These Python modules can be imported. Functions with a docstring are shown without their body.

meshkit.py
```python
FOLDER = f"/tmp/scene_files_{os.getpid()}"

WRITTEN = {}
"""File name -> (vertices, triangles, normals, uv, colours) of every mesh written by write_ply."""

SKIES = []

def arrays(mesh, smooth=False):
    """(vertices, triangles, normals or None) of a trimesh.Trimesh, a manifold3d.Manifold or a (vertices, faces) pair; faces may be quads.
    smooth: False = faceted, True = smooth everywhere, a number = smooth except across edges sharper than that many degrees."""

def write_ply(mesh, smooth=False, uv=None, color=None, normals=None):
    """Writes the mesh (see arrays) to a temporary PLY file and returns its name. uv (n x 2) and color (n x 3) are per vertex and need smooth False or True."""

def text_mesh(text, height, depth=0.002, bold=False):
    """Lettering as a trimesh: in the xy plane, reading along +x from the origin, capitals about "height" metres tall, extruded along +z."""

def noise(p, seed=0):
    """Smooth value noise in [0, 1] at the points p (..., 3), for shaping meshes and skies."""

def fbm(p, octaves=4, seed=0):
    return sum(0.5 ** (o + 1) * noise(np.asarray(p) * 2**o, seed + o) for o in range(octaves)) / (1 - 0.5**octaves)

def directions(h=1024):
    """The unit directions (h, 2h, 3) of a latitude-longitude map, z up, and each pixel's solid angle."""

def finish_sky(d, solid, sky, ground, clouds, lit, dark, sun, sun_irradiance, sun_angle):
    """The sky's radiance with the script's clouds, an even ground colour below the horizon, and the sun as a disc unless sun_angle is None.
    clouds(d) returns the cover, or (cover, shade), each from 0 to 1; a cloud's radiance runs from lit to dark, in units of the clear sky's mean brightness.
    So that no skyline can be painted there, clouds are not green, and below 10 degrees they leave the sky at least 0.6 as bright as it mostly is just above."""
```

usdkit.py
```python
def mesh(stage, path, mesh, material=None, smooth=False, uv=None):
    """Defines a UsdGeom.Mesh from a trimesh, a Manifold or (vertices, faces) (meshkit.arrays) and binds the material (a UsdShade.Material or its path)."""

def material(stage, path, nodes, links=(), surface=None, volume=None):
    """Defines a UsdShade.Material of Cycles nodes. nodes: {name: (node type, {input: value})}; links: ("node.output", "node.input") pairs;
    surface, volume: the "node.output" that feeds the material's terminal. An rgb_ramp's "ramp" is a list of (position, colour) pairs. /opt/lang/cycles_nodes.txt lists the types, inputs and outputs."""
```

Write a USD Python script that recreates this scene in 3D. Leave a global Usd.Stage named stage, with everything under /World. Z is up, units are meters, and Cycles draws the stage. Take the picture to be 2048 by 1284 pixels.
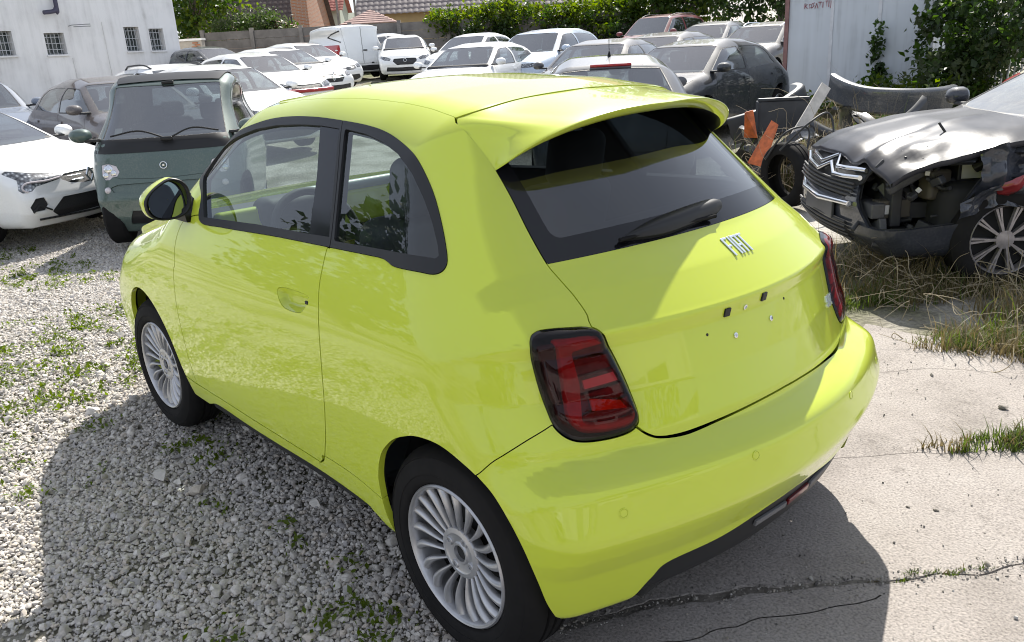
import math, random
import numpy as np
import shapely
from shapely import affinity
from shapely.geometry import Polygon, LineString, Point
from shapely.ops import unary_union
from scipy.interpolate import RectBivariateSpline
import trimesh
import manifold3d
import meshkit
import usdkit
from pxr import Gf, Sdf, Usd, UsdGeom, UsdLux, UsdShade, Vt

# ---------------------------------------------------------------- camera, sky, sun, exposure
stage = Usd.Stage.CreateInMemory()
UsdGeom.SetStageUpAxis(stage, UsdGeom.Tokens.z)
UsdGeom.SetStageMetersPerUnit(stage, 1.0)
UsdGeom.Xform.Define(stage, '/World')
UsdGeom.Scope.Define(stage, '/World/Looks')

CAM = np.array([-1.5891, 1.9413, 1.6170]); YAW, PITCH, ROLL, FPX = -.72106, .31884, -.05780, 1657.8
EXPOSURE = .95
SUN_TO = np.array([.52, -.80, 1.0]); SUN_TO /= np.linalg.norm(SUN_TO)
SUN_I, SKY_I = 1.25, .084

cam = UsdGeom.Camera.Define(stage, '/World/camera')
fw = np.array([math.cos(YAW) * math.cos(PITCH), math.sin(YAW) * math.cos(PITCH), -math.sin(PITCH)])
rt = np.cross(fw, [0, 0, 1]); rt /= np.linalg.norm(rt); upv = np.cross(rt, fw)
rt, upv = math.cos(ROLL) * rt + math.sin(ROLL) * upv, -math.sin(ROLL) * rt + math.cos(ROLL) * upv
M4 = np.eye(4); M4[0, :3], M4[1, :3], M4[2, :3], M4[3, :3] = rt, upv, -fw, CAM
cam.AddTransformOp().Set(Gf.Matrix4d(*M4.ravel().tolist()))
cam.CreateHorizontalApertureAttr(36.0); cam.CreateVerticalApertureAttr(36.0 * 642 / 1024)
cam.CreateFocalLengthAttr(36.0 * FPX / 2048)
cam.CreateClippingRangeAttr(Gf.Vec2f(.05, 2000))
cam.CreateExposureAttr(EXPOSURE)

SUN_EL = math.asin(SUN_TO[2]); SUN_ROT = math.atan2(SUN_TO[0], SUN_TO[1])
sky = UsdLux.DomeLight.Define(stage, '/World/sky')
sky.GetPrim().SetCustomDataByKey('kind', 'structure'); sky.GetPrim().SetCustomDataByKey('label', 'pale hazy daylight sky above the yard'); sky.GetPrim().SetCustomDataByKey('category', 'sky')
sm = usdkit.material(stage, '/World/Looks/sky_look', {
    'geo': ('texture_coordinate', {}),
    'n': ('noise_texture', {'scale': 1.6, 'detail': 3, 'roughness': .5}),
    'r': ('rgb_ramp', {'ramp': [(.0, (.45, .45, .45)), (.35, (.52, .52, .52)), (.75, (.82, .82, .82)), (1, (.9, .9, .9))]}),
    'sky': ('sky_texture', {'sky_type': 'single_scattering', 'sun_disc': False, 'sun_elevation': SUN_EL, 'sun_rotation': SUN_ROT, 'aerosol_density': 1.0}),
    'mix': ('mix_color', {'b': (5.7, 6.0, 6.7), 'use_clamp': False}),
    'bg': ('background_shader', {'strength': SKY_I})},
    [('geo.generated', 'n.vector'), ('n.fac', 'r.fac'), ('r.color', 'mix.fac'), ('sky.color', 'mix.a'), ('mix.result', 'bg.color')], surface='bg.background')
UsdShade.MaterialBindingAPI.Apply(sky.GetPrim()).Bind(sm)

sun = UsdLux.DistantLight.Define(stage, '/World/sun')
sun.CreateIntensityAttr(SUN_I); sun.CreateNormalizeAttr(True); sun.CreateAngleAttr(.53); sun.CreateColorAttr(Gf.Vec3f(1, .955, .88))
zx = np.cross([0, 0, 1], SUN_TO); zx /= np.linalg.norm(zx); zy = np.cross(SUN_TO, zx)
S4 = np.eye(4); S4[0, :3], S4[1, :3], S4[2, :3] = zx, zy, SUN_TO
sun.AddTransformOp().Set(Gf.Matrix4d(*S4.ravel().tolist()))

# ---------------------------------------------------------------- naming helpers
_names = {}


def path_for(name, parent=None):
    base = '/World' if parent is None else str(parent.GetPath())
    k = (base, name); n = _names.get(k, 0); _names[k] = n + 1
    return f'{base}/{name}' if n == 0 else f'{base}/{name}_{n:03d}'


def tag(p, label=None, cat=None, group=None, kind=None):
    p = p.GetPrim() if hasattr(p, 'GetPrim') else p
    for k, v in (('label', label), ('category', cat), ('group', group), ('kind', kind)):
        if v:
            p.SetCustomDataByKey(k, v)
    return p


def thing(name, label, cat, loc=(0, 0, 0), rotz=0., group=None, kind=None, tilt=None):
    x = UsdGeom.Xform.Define(stage, path_for(name))
    x.AddTranslateOp().Set(Gf.Vec3d(*map(float, loc)))
    if rotz:
        x.AddRotateZOp().Set(float(rotz))
    if tilt:
        x.AddRotateXYZOp().Set(Gf.Vec3f(*map(float, tilt)))
    return tag(x, label, cat, group, kind)


def part(name, parent, loc=None):
    x = UsdGeom.Xform.Define(stage, path_for(name, parent))
    if loc is not None:
        x.AddTranslateOp().Set(Gf.Vec3d(*map(float, loc)))
    return x.GetPrim()


def obj(name, g, mat, parent=None, label=None, loc=None):
    """one Mesh prim from a Geo, a (vertices, faces) pair or a trimesh"""
    if not isinstance(g, Geo):
        g = Geo().mesh(g, 35)
    v, f, n = g.arrays()
    m = UsdGeom.Mesh.Define(stage, path_for(name, parent))
    m.CreatePointsAttr(Vt.Vec3fArray.FromNumpy(np.ascontiguousarray(v, np.float32)))
    m.CreateFaceVertexCountsAttr(Vt.IntArray.FromNumpy(np.full(len(f), 3, np.int32)))
    m.CreateFaceVertexIndicesAttr(Vt.IntArray.FromNumpy(np.ascontiguousarray(f, np.int32).ravel()))
    m.CreateSubdivisionSchemeAttr('none')
    m.CreateNormalsAttr(Vt.Vec3fArray.FromNumpy(np.ascontiguousarray(n, np.float32))); m.SetNormalsInterpolation('vertex')
    UsdShade.MaterialBindingAPI.Apply(m.GetPrim()).Bind(mat)
    if loc is not None:
        m.AddTranslateOp().Set(Gf.Vec3d(*map(float, loc)))
    if label:
        tag(m, label)
    return m.GetPrim()


# ---------------------------------------------------------------- materials
def mat(name, nodes, links, surface):
    return usdkit.material(stage, f'/World/Looks/{name}', nodes, links, surface=surface)


def plain(name, col, rough=.5, metal=0., coat=0., spec=.5, bump=None, var=.0, vscale=6., coat_rough=.03):
    n = {'p': ('principled_bsdf', {'base_color': col, 'roughness': rough, 'metallic': metal, 'coat_weight': coat, 'coat_roughness': coat_rough, 'specular_ior_level': spec})}
    l = []
    if var:
        n['g'] = ('geometry', {}); n['v'] = ('noise_texture', {'scale': vscale, 'detail': 5, 'roughness': .6})
        n['r'] = ('rgb_ramp', {'ramp': [(.25, tuple(c * (1 - var) for c in col)), (.75, tuple(min(1, c * (1 + var)) for c in col))]})
        l += [('g.position', 'v.vector'), ('v.fac', 'r.fac'), ('r.color', 'p.base_color')]
    if bump:
        n['g2'] = ('geometry', {}); n['bn'] = ('noise_texture', {'scale': bump[0], 'detail': 4}); n['b'] = ('bump', {'strength': bump[1], 'distance': bump[2]})
        l += [('g2.position', 'bn.vector'), ('bn.fac', 'b.height'), ('b.normal', 'p.normal')]
    return mat(name, n, l, 'p.BSDF')


def paint(name, col, metal=0., rough=.35, dust=.12, dustcol=(.34, .31, .26), flake=.0):
    """car paint: colour under clear coat, with a thin uneven film of dust"""
    n = {'g': ('geometry', {}), 'v': ('noise_texture', {'scale': 3.1, 'detail': 6, 'roughness': .65}), 'v2': ('noise_texture', {'scale': 70, 'detail': 3}),
         'mu': ('math', {'math_type': 'multiply'}), 'r': ('map_range', {'from_min': .2, 'from_max': .42, 'to_min': 0., 'to_max': dust, 'clamp': True}),
         'm': ('mix_color', {'a': col, 'b': dustcol}), 'rr': ('map_range', {'from_min': .2, 'from_max': .42, 'to_min': .02, 'to_max': .02 + dust * .3, 'clamp': True}),
         'bn': ('noise_texture', {'scale': 240, 'detail': 1}), 'b': ('bump', {'strength': .004, 'distance': .001}),
         'p': ('principled_bsdf', {'metallic': metal, 'roughness': rough, 'coat_weight': 1., 'specular_ior_level': .15, 'coat_ior': 1.5})}
    l = [('g.position', 'v.vector'), ('g.position', 'v2.vector'), ('v.fac', 'mu.value1'), ('v2.fac', 'mu.value2'), ('mu.value', 'r.value'), ('mu.value', 'rr.value'), ('r.result', 'm.fac'), ('m.result', 'p.base_color'),
         ('rr.result', 'p.coat_roughness'), ('g.position', 'bn.vector'), ('bn.fac', 'b.height'), ('b.normal', 'p.coat_normal')]
    return mat(name, n, l, 'p.BSDF')


def glass(name, tint=(.8, .86, .84), rough=.0, refl=1.0, dust=.0, f0=.08):
    """a window pane: clear to sunlight, mirror-like at grazing angles, slightly dusty"""
    n = {'t': ('transparent_bsdf', {'color': tint}), 'gl': ('glossy_bsdf', {'color': (refl,) * 3, 'roughness': rough}), 'lw': ('layer_weight', {'blend': .5}), 'pw': ('math', {'math_type': 'power', 'value2': 4.2}), 'f': ('map_range', {'from_min': 0., 'from_max': 1., 'to_min': f0, 'to_max': 1., 'clamp': True}), 'm': ('mix_closure', {}),
         'g': ('geometry', {}), 'v': ('noise_texture', {'scale': 9, 'detail': 8, 'roughness': .7}), 'r': ('map_range', {'from_min': .35, 'from_max': .8, 'to_min': dust * .3, 'to_max': dust, 'clamp': True}),
         'd': ('diffuse_bsdf', {'color': (.42, .42, .40)}), 'm2': ('mix_closure', {})}
    return mat(name, n, [('lw.facing', 'pw.value1'), ('pw.value', 'f.value'), ('f.result', 'm.fac'), ('t.BSDF', 'm.closure1'), ('gl.BSDF', 'm.closure2'), ('g.position', 'v.vector'), ('v.fac', 'r.value'), ('r.result', 'm2.fac'), ('m.closure', 'm2.closure1'), ('d.BSDF', 'm2.closure2')], 'm2.closure')


M = {}
M['lime'] = paint('lime_paint', (.46, .535, .040), dust=.035, dustcol=(.42, .42, .25))
M['black_trim'] = plain('black_trim', (.012, .012, .0125), .45, spec=.3, bump=(900, .1, .001))
M['rubber'] = plain('tyre_rubber', (.010, .0095, .0095), .85, spec=.15, bump=(60, .25, .004), var=.35, vscale=8)
M['gloss_black'] = plain('gloss_black', (.006, .006, .007), .10, spec=.35)
M['cabin_dark'] = plain('cabin_dark', (.022, .022, .024), .7, bump=(300, .2, .001))
M['cabin_grey'] = plain('cabin_grey', (.11, .11, .115), .75)
M['headliner'] = plain('headliner', (.32, .31, .29), .9)
M['insert_grey'] = plain('light_grey_insert', (.42, .45, .44), .4)
M['under'] = plain('underbody', (.012, .012, .012), .9)
M['alloy'] = plain('alloy_wheel', (.44, .44, .45), .36, metal=.8, coat=.15, var=.15, vscale=20)
M['chrome'] = plain('chrome', (.75, .77, .80), .12, metal=1.)
M['satin'] = plain('satin_metal', (.62, .68, .74), .28, metal=.6)
M['pane'] = glass('window_pane', (.64, .72, .70), dust=.008, f0=.075)
M['pane_dark'] = glass('rear_pane', (.15, .17, .19), dust=.004, f0=.085)
M['pane_far'] = glass('yard_pane', (.46, .52, .52), dust=.02, rough=.008, f0=.20)
M['fog_red'] = plain('fog_lamp_red', (.09, .004, .005), .3, coat=.5)
M['lens_red'] = plain('lamp_red', (.26, .006, .010), .25, coat=.5, var=.4, vscale=22)
M['lens_dark'] = plain('lamp_smoke', (.10, .05, .055), .3, metal=.5, var=.6, vscale=18)
M['lens_orange'] = plain('lamp_orange', (.42, .07, .015), .3, var=.5, vscale=30)
M['lamp_clear'] = glass('lamp_cover', (.62, .15, .17), f0=.022)
M['lens_white'] = plain('lamp_white', (.50, .46, .48), .15, coat=1.)
M['mirror'] = plain('mirror_glass', (.42, .46, .52), .02, metal=1.)
# ---------------------------------------------------------------- car body kit
def fillet_poly(pts, step=.004):
    """closed polygon of (x, z, radius) corners -> dense points with rounded corners"""
    P = np.array([q[:2] for q in pts], float); R = [q[2] if len(q) > 2 else .02 for q in pts]
    out = []
    n = len(P)
    for i in range(n):
        a, b, c = P[i - 1], P[i], P[(i + 1) % n]
        u = a - b; v = c - b; lu = np.linalg.norm(u); lv = np.linalg.norm(v); u /= lu; v /= lv
        ang = np.arccos(np.clip(u @ v, -1, 1)); tn = np.tan(ang / 2)
        d = min(R[i] / max(tn, 1e-6), .49 * lu, .49 * lv)
        if ang > 3.12 or d < 1e-5:
            out.append(b); continue
        p0, p1 = b + u * d, b + v * d
        k = max(4, int(2 * d / step))
        t = np.linspace(0, 1, k)[:, None]
        # conic (rational quadratic) arc: an exact circle through p0 and p1
        w = np.sin(ang / 2)
        out += list(((1 - t) ** 2 * p0 + 2 * t * (1 - t) * w * b + t ** 2 * p1) / ((1 - t) ** 2 + 2 * t * (1 - t) * w + t ** 2))
    return np.array(out)


class Sdf2:
    """smooth signed distance to a closed outline (negative inside)"""
    def __init__(s, pts, cell=.012, pad=.5):
        lo, hi = pts.min(0) - pad, pts.max(0) + pad
        xs = np.arange(lo[0], hi[0], cell); zs = np.arange(lo[1], hi[1], cell)
        ring = shapely.LinearRing(pts); poly = shapely.Polygon(pts)
        X, Z = np.meshgrid(xs, zs, indexing='ij')
        q = shapely.points(X.ravel(), Z.ravel()); shapely.prepare(ring); shapely.prepare(poly)
        d = shapely.distance(ring, q); d[shapely.contains(poly, q)] *= -1
        s.f = RectBivariateSpline(xs, zs, d.reshape(X.shape), kx=3, ky=3)
    def __call__(s, x, z):
        return s.f.ev(x, z)


def smax(a, b, r, p=2.3):
    u = np.maximum(a + r, 1e-9); v = np.maximum(b + r, 1e-9)
    return np.where((a > -r) | (b > -r), (u ** p + v ** p) ** (1 / p) - r, np.maximum(a, b))


AXES = {'L': (1, 1), 'R': (1, -1), 'B': (0, -1), 'F': (0, 1), 'T': (2, 1)}


def to_uv(D, ax):
    a, s = AXES[ax]; o = [i for i in range(3) if i != a]
    D = np.asarray(D, float)
    return D[:, o] / (D[:, a] * s)[:, None]


def from_uv(U, ax):
    a, s = AXES[ax]; o = [i for i in range(3) if i != a]
    D = np.empty((len(U), 3)); D[:, a] = s; D[:, o] = U
    return D / np.linalg.norm(D, axis=1, keepdims=True)


class Body:
    """a car body as one smooth implicit surface: side outline x plan and section widths"""
    def __init__(s, outline, zrow, xcol, width, bow=(.4, .3), crown=.1, edge=.12, corner=.2, center=(1.1, 0, .9), extra=None, tall=1.0, cell=.012):
        s.S = Sdf2(fillet_poly(outline), cell)
        s.W = RectBivariateSpline(xcol, zrow, np.asarray(width, float).T, kx=3, ky=3)
        s.xl, s.zl = (xcol[0], xcol[-1]), (zrow[0], zrow[-1])
        s.bow, s.crown, s.edge, s.corner, s.C, s.extra, s.tall = bow, crown, edge, corner, np.array(center, float), extra, tall
        s.mid = .5 * (xcol[0] + xcol[-1]); s.half = .5 * (xcol[-1] - xcol[0])
    def width(s, x, z):
        return s.W.ev(np.clip(x, *s.xl), np.clip(z, *s.zl))
    def f(s, P):
        x, y, z = P[:, 0], P[:, 1], P[:, 2]
        y2 = y * y
        t = np.clip((s.mid - x) / s.half, -1, 1)
        wr = np.clip(t * 1.6, 0, 1); wr = wr * wr * (3 - 2 * wr)
        wf = np.clip(-t * 1.6, 0, 1); wf = wf * wf * (3 - 2 * wf)
        up = np.clip((z - .8) / .5, 0, 1)
        dn = np.clip((z - .45) / .35, 0, 1)
        a = s.S(x - wr * s.bow[0] * (.7 + .3 * dn) * y2 + wf * s.bow[1] * (1 - .5 * up) * y2, z + s.crown * up * y2)
        b = (np.abs(y) - s.width(x, z)) * .96
        r = s.edge + (s.corner - s.edge) * np.maximum(wr, wf) * (1 - .6 * up)
        r = r * (.5 + .5 * dn)
        v = smax(a, b, r)
        return v if s.extra is None else v + s.extra(x, y, z)
    def cast(s, D):
        lo = np.full(len(D), .12); hi = np.full(len(D), 3.6)
        fl = s.f(s.C + D * lo[:, None]); fh = s.f(s.C + D * hi[:, None])
        for k in range(26):
            m = .5 * (lo + hi) if k < 9 or k % 3 == 0 else np.clip(lo - fl * (hi - lo) / np.where(fh - fl == 0, 1, fh - fl), lo, hi)
            v = s.f(s.C + D * m[:, None]); neg = v < 0
            lo = np.where(neg, m, lo); fl = np.where(neg, v, fl); hi = np.where(neg, hi, m); fh = np.where(neg, fh, v)
            if k > 12 and np.abs(v).max() < 2e-5:
                break
        return s.C + D * m[:, None]
    def on(s, P):
        """the surface point in the direction of each given point"""
        D = np.atleast_2d(np.asarray(P, float)) - s.C
        return s.cast(D / np.linalg.norm(D, axis=1, keepdims=True))
    def normal(s, P, e=.003):
        g = np.stack([s.f(P + d) - s.f(P - d) for d in np.eye(3) * e], -1)
        return g / np.maximum(np.linalg.norm(g, axis=1, keepdims=True), 1e-9)
    def uv(s, P, ax):
        return to_uv(np.asarray(P, float) - s.C, ax)
    def poly(s, P, ax, mirror=False):
        P = np.asarray(P, float)
        if mirror:
            P = P * [1, -1, 1]
        g = shapely.Polygon(s.uv(P, ax))
        return g if g.is_valid else g.buffer(0)


def fill(poly, h):
    """a grid-filled triangulation of a polygon: (points, triangles)"""
    x0, y0, x1, y1 = poly.bounds
    h = max(h, math.sqrt((x1 - x0) * (y1 - y0) / 4e5))
    i0, j0 = math.floor(x0 / h), math.floor(y0 / h)
    nx, ny = math.ceil(x1 / h) - i0, math.ceil(y1 / h) - j0
    I, J = np.meshgrid(np.arange(nx) + i0, np.arange(ny) + j0, indexing='ij'); I, J = I.ravel(), J.ravel()
    box = shapely.box(I * h, J * h, (I + 1) * h, (J + 1) * h)
    shapely.prepare(poly)
    inside = shapely.contains(poly, box); edge = shapely.intersects(poly, box) & ~inside
    a = np.stack([I[inside], J[inside]], -1)
    c = [(a + o) * h for o in ((0, 0), (1, 0), (1, 1), (0, 1))]
    tri = [np.stack([c[0], c[1], c[2]], 1), np.stack([c[0], c[2], c[3]], 1)] if len(a) else []
    pieces = shapely.intersection(poly, box[edge])
    t = shapely.get_parts(shapely.get_parts(shapely.constrained_delaunay_triangles(shapely.get_parts(pieces)[shapely.get_type_id(shapely.get_parts(pieces)) == 3])))
    if len(t):
        tri.append(shapely.get_coordinates(t).reshape(-1, 4, 2)[:, :3])
    T = np.concatenate(tri)
    e1, e2 = T[:, 1] - T[:, 0], T[:, 2] - T[:, 0]; area = e1[:, 0] * e2[:, 1] - e1[:, 1] * e2[:, 0]; T = T[np.abs(area) > 1e-11]
    key = np.round(T.reshape(-1, 2) * 1e7).astype(np.int64)
    _, first, inv = np.unique(key, axis=0, return_index=True, return_inverse=True)
    return T.reshape(-1, 2)[first], inv.reshape(-1, 3)


class Geo:
    """collects triangles with normals"""
    def __init__(s):
        s.v, s.f, s.n, s.k = [], [], [], 0
    def add(s, v, f, n=None):
        v = np.asarray(v, float); f = np.array(f, int)
        if f.shape[1] == 4:
            f = np.vstack([f[:, :3], f[:, [0, 2, 3]]])
        if n is None:
            n = np.zeros_like(v); q = np.cross(v[f[:, 1]] - v[f[:, 0]], v[f[:, 2]] - v[f[:, 0]])
            for k in range(3):
                np.add.at(n, f[:, k], q)
            n /= np.maximum(np.linalg.norm(n, axis=1, keepdims=True), 1e-12)
        else:
            bad = (np.cross(v[f[:, 1]] - v[f[:, 0]], v[f[:, 2]] - v[f[:, 0]]) * n[f].sum(1)).sum(1) < 0
            f[bad] = f[bad][:, ::-1]
        s.v.append(v); s.f.append(f + s.k); s.n.append(n); s.k += len(v)
        return s
    def mesh(s, m, smooth=35):
        v, f, n = meshkit.arrays(m, smooth)
        if n is None:
            v = v[f].reshape(-1, 3); q = np.cross(v[1::3] - v[0::3], v[2::3] - v[0::3]); q /= np.maximum(np.linalg.norm(q, axis=1, keepdims=True), 1e-12)
            n = np.repeat(q, 3, 0); f = np.arange(len(v)).reshape(-1, 3)
        return s.add(v, f, n)
    def arrays(s):
        return np.concatenate(s.v), np.concatenate(s.f), np.concatenate(s.n)
    def moved(s, M):
        g = Geo(); v, f, n = s.arrays(); M = np.asarray(M, float)
        if np.linalg.det(M[:3, :3]) < 0:
            f = f[:, ::-1]
        nn = n @ np.linalg.inv(M[:3, :3])
        return g.add(v @ M[:3, :3].T + M[:3, 3], f, nn / np.maximum(np.linalg.norm(nn, axis=1, keepdims=True), 1e-12))


def panel(B, poly, ax, h=.01, off=0., flange=.02, g=None, taper=0.):
    """a piece of the body's skin bounded by poly (in chart ax), with its edges folded inwards"""
    g = g or Geo()
    for q in shapely.get_parts(poly):
        if q.geom_type != 'Polygon' or q.area < 1e-6:
            continue
        U, F = fill(q, h)
        P = B.cast(from_uv(U, ax)); N = B.normal(P)
        fn = np.cross(P[F[:, 1]] - P[F[:, 0]], P[F[:, 2]] - P[F[:, 0]])
        flip = (fn * N[F[:, 0]]).sum(1) < 0
        F[flip] = F[flip][:, ::-1]
        if callable(off):
            P = P + N * off(U)[:, None]; N = None
        else:
            P = P + N * off
        g.add(P, F, N)
        if flange:
            for ring in [q.exterior, *q.interiors]:
                c = shapely.get_coordinates(ring.segmentize(h * 1.5))
                E = B.cast(from_uv(c, ax)); EN = B.normal(E); E = E + EN * (off(c)[:, None] if callable(off) else off)
                D = E - EN * abs(flange)
                T = np.gradient(E, axis=0); S = np.cross(T, EN); S /= np.maximum(np.linalg.norm(S, axis=1, keepdims=True), 1e-12)
                k = len(E); i = np.arange(k - 1)
                g.add(np.vstack([E, D]), np.stack([i, i + 1, i + 1 + k, i + k], -1), np.vstack([S, S]))
    return g


def loft(rows, g=None, closed=False, caps=False):
    """quads between successive rows of points"""
    g = g or Geo(); R = np.asarray(rows, float); m, k = R.shape[:2]
    i, j = np.meshgrid(np.arange(m - 1), np.arange(k if closed else k - 1), indexing='ij'); i, j = i.ravel(), j.ravel(); jn = (j + 1) % k
    F = np.stack([i * k + j, i * k + jn, (i + 1) * k + jn, (i + 1) * k + j], -1)
    g.add(R.reshape(-1, 3), F)
    if caps:
        for row, o in ((R[0], -1), (R[-1], 1)):
            c = row.mean(0); jj = np.arange(k); t = np.stack([np.full(k, k), jj, (jj + 1) % k], -1)
            g.add(np.vstack([row, c]), t[:, ::o])
    return g


def tube(path, r, k=8, g=None, caps=True):
    path = np.asarray(path, float); n = len(path); r = np.broadcast_to(r, n)
    T = np.gradient(path, axis=0); T /= np.maximum(np.linalg.norm(T, axis=1, keepdims=True), 1e-9)
    ref = np.array([0, 0, 1.]) if abs(T[:, 2]).mean() < .8 else np.array([1., 0, 0])
    A = np.cross(T, ref); A /= np.maximum(np.linalg.norm(A, axis=1, keepdims=True), 1e-9); Bv = np.cross(T, A)
    th = np.linspace(0, 2 * np.pi, k, endpoint=False)
    rows = path[:, None] + r[:, None, None] * (np.cos(th)[None, :, None] * A[:, None] + np.sin(th)[None, :, None] * Bv[:, None])
    return loft(rows[:, ::-1], g, closed=True, caps=caps)


def rbox(size, r=.02, at=(0, 0, 0), R=None, seg=3, g=None):
    """a rounded box"""
    sx, sy, sz = size; r = min(r, .49 * min(size))
    s = trimesh.creation.icosphere(subdivisions=seg - 1, radius=r)
    c = np.array([[x, y, z] for x in (-1, 1) for y in (-1, 1) for z in (-1, 1)]) * (np.array(size) / 2 - r)
    h = trimesh.Trimesh((s.vertices[None] + c[:, None]).reshape(-1, 3), process=False).convex_hull
    v = h.vertices @ (np.eye(3) if R is None else np.asarray(R)).T + np.asarray(at)
    return (g or Geo()).mesh(trimesh.Trimesh(v, h.faces, process=False), 40)


def revolve(prof, k=48, g=None, ax='y', at=(0, 0, 0)):
    """(radius, offset) profile turned about an axis"""
    prof = np.asarray(prof, float); th = np.linspace(0, 2 * np.pi, k, endpoint=False)
    rows = np.stack([np.stack([r * np.cos(th), np.full(k, o), r * np.sin(th)], -1) for r, o in prof])
    if ax == 'z':
        rows = rows[..., [0, 2, 1]]
    if ax == 'x':
        rows = rows[..., [1, 0, 2]]
    v = (rows + np.asarray(at)).reshape(-1, 3); m = len(prof)
    i, j = np.meshgrid(np.arange(m - 1), np.arange(k), indexing='ij'); i, j = i.ravel(), j.ravel(); jn = (j + 1) % k
    F = np.stack([i * k + j, i * k + jn, (i + 1) * k + jn, (i + 1) * k + j], -1)
    if ax != 'y':
        F = F[:, ::-1]
    return (g or Geo()).mesh((v, F), 40)
FIAT_OUT = [(-.50, .24, .05), (-.545, .39, .06), (-.605, .50, .07), (-.59, .625, .05), (-.50, .672, .012), (-.50, .70, .03), (-.462, .80, .15), (-.426, .920, .02), (-.434, .957, .007), (-.335, 1.045, .06), (-.262, 1.098, .12),
            (.155, 1.478, .16), (.45, 1.512, .8), (.9, 1.535, 1.2), (1.43, 1.488, .35), (2.06, 1.04, .25), (2.25, .985, .2), (2.72, .86, .3), (2.96, .66, .18), (3.03, .48, .1), (2.97, .22, .05), (2.0, .17, .1), (.3, .17, .1)]
FIAT_Z = [.15, .25, .38, .52, .66, .80, .90, .97, 1.05, 1.18, 1.32, 1.44, 1.56]
FIAT_X = [-.65, -.3, .05, .5, 1.0, 1.5, 2.0, 2.4, 2.8, 3.1]
_b = np.array([.745, .785, .815, .825, .828, .822, .808, .788, .755, .690, .615, .550, .480])
_dx = np.array([-.01, .005, .012, .002, .0, .0, -.012, -.035, -.09, -.14])
_up = np.clip((np.array(FIAT_Z) - .9) / .5, 0, 1)
_tp = np.array([-.04, -.03, -.02, -.005, .0, .0, -.03, -.05, -.08, -.1])
FIAT = Body(FIAT_OUT, FIAT_Z, FIAT_X, _b[:, None] + _dx[None] * (1 - _up[:, None]) + _tp[None] * _up[:, None], bow=(.40, .28), crown=.10, edge=.11, corner=.19, center=(1.1, 0, .9), cell=.01)
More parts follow.
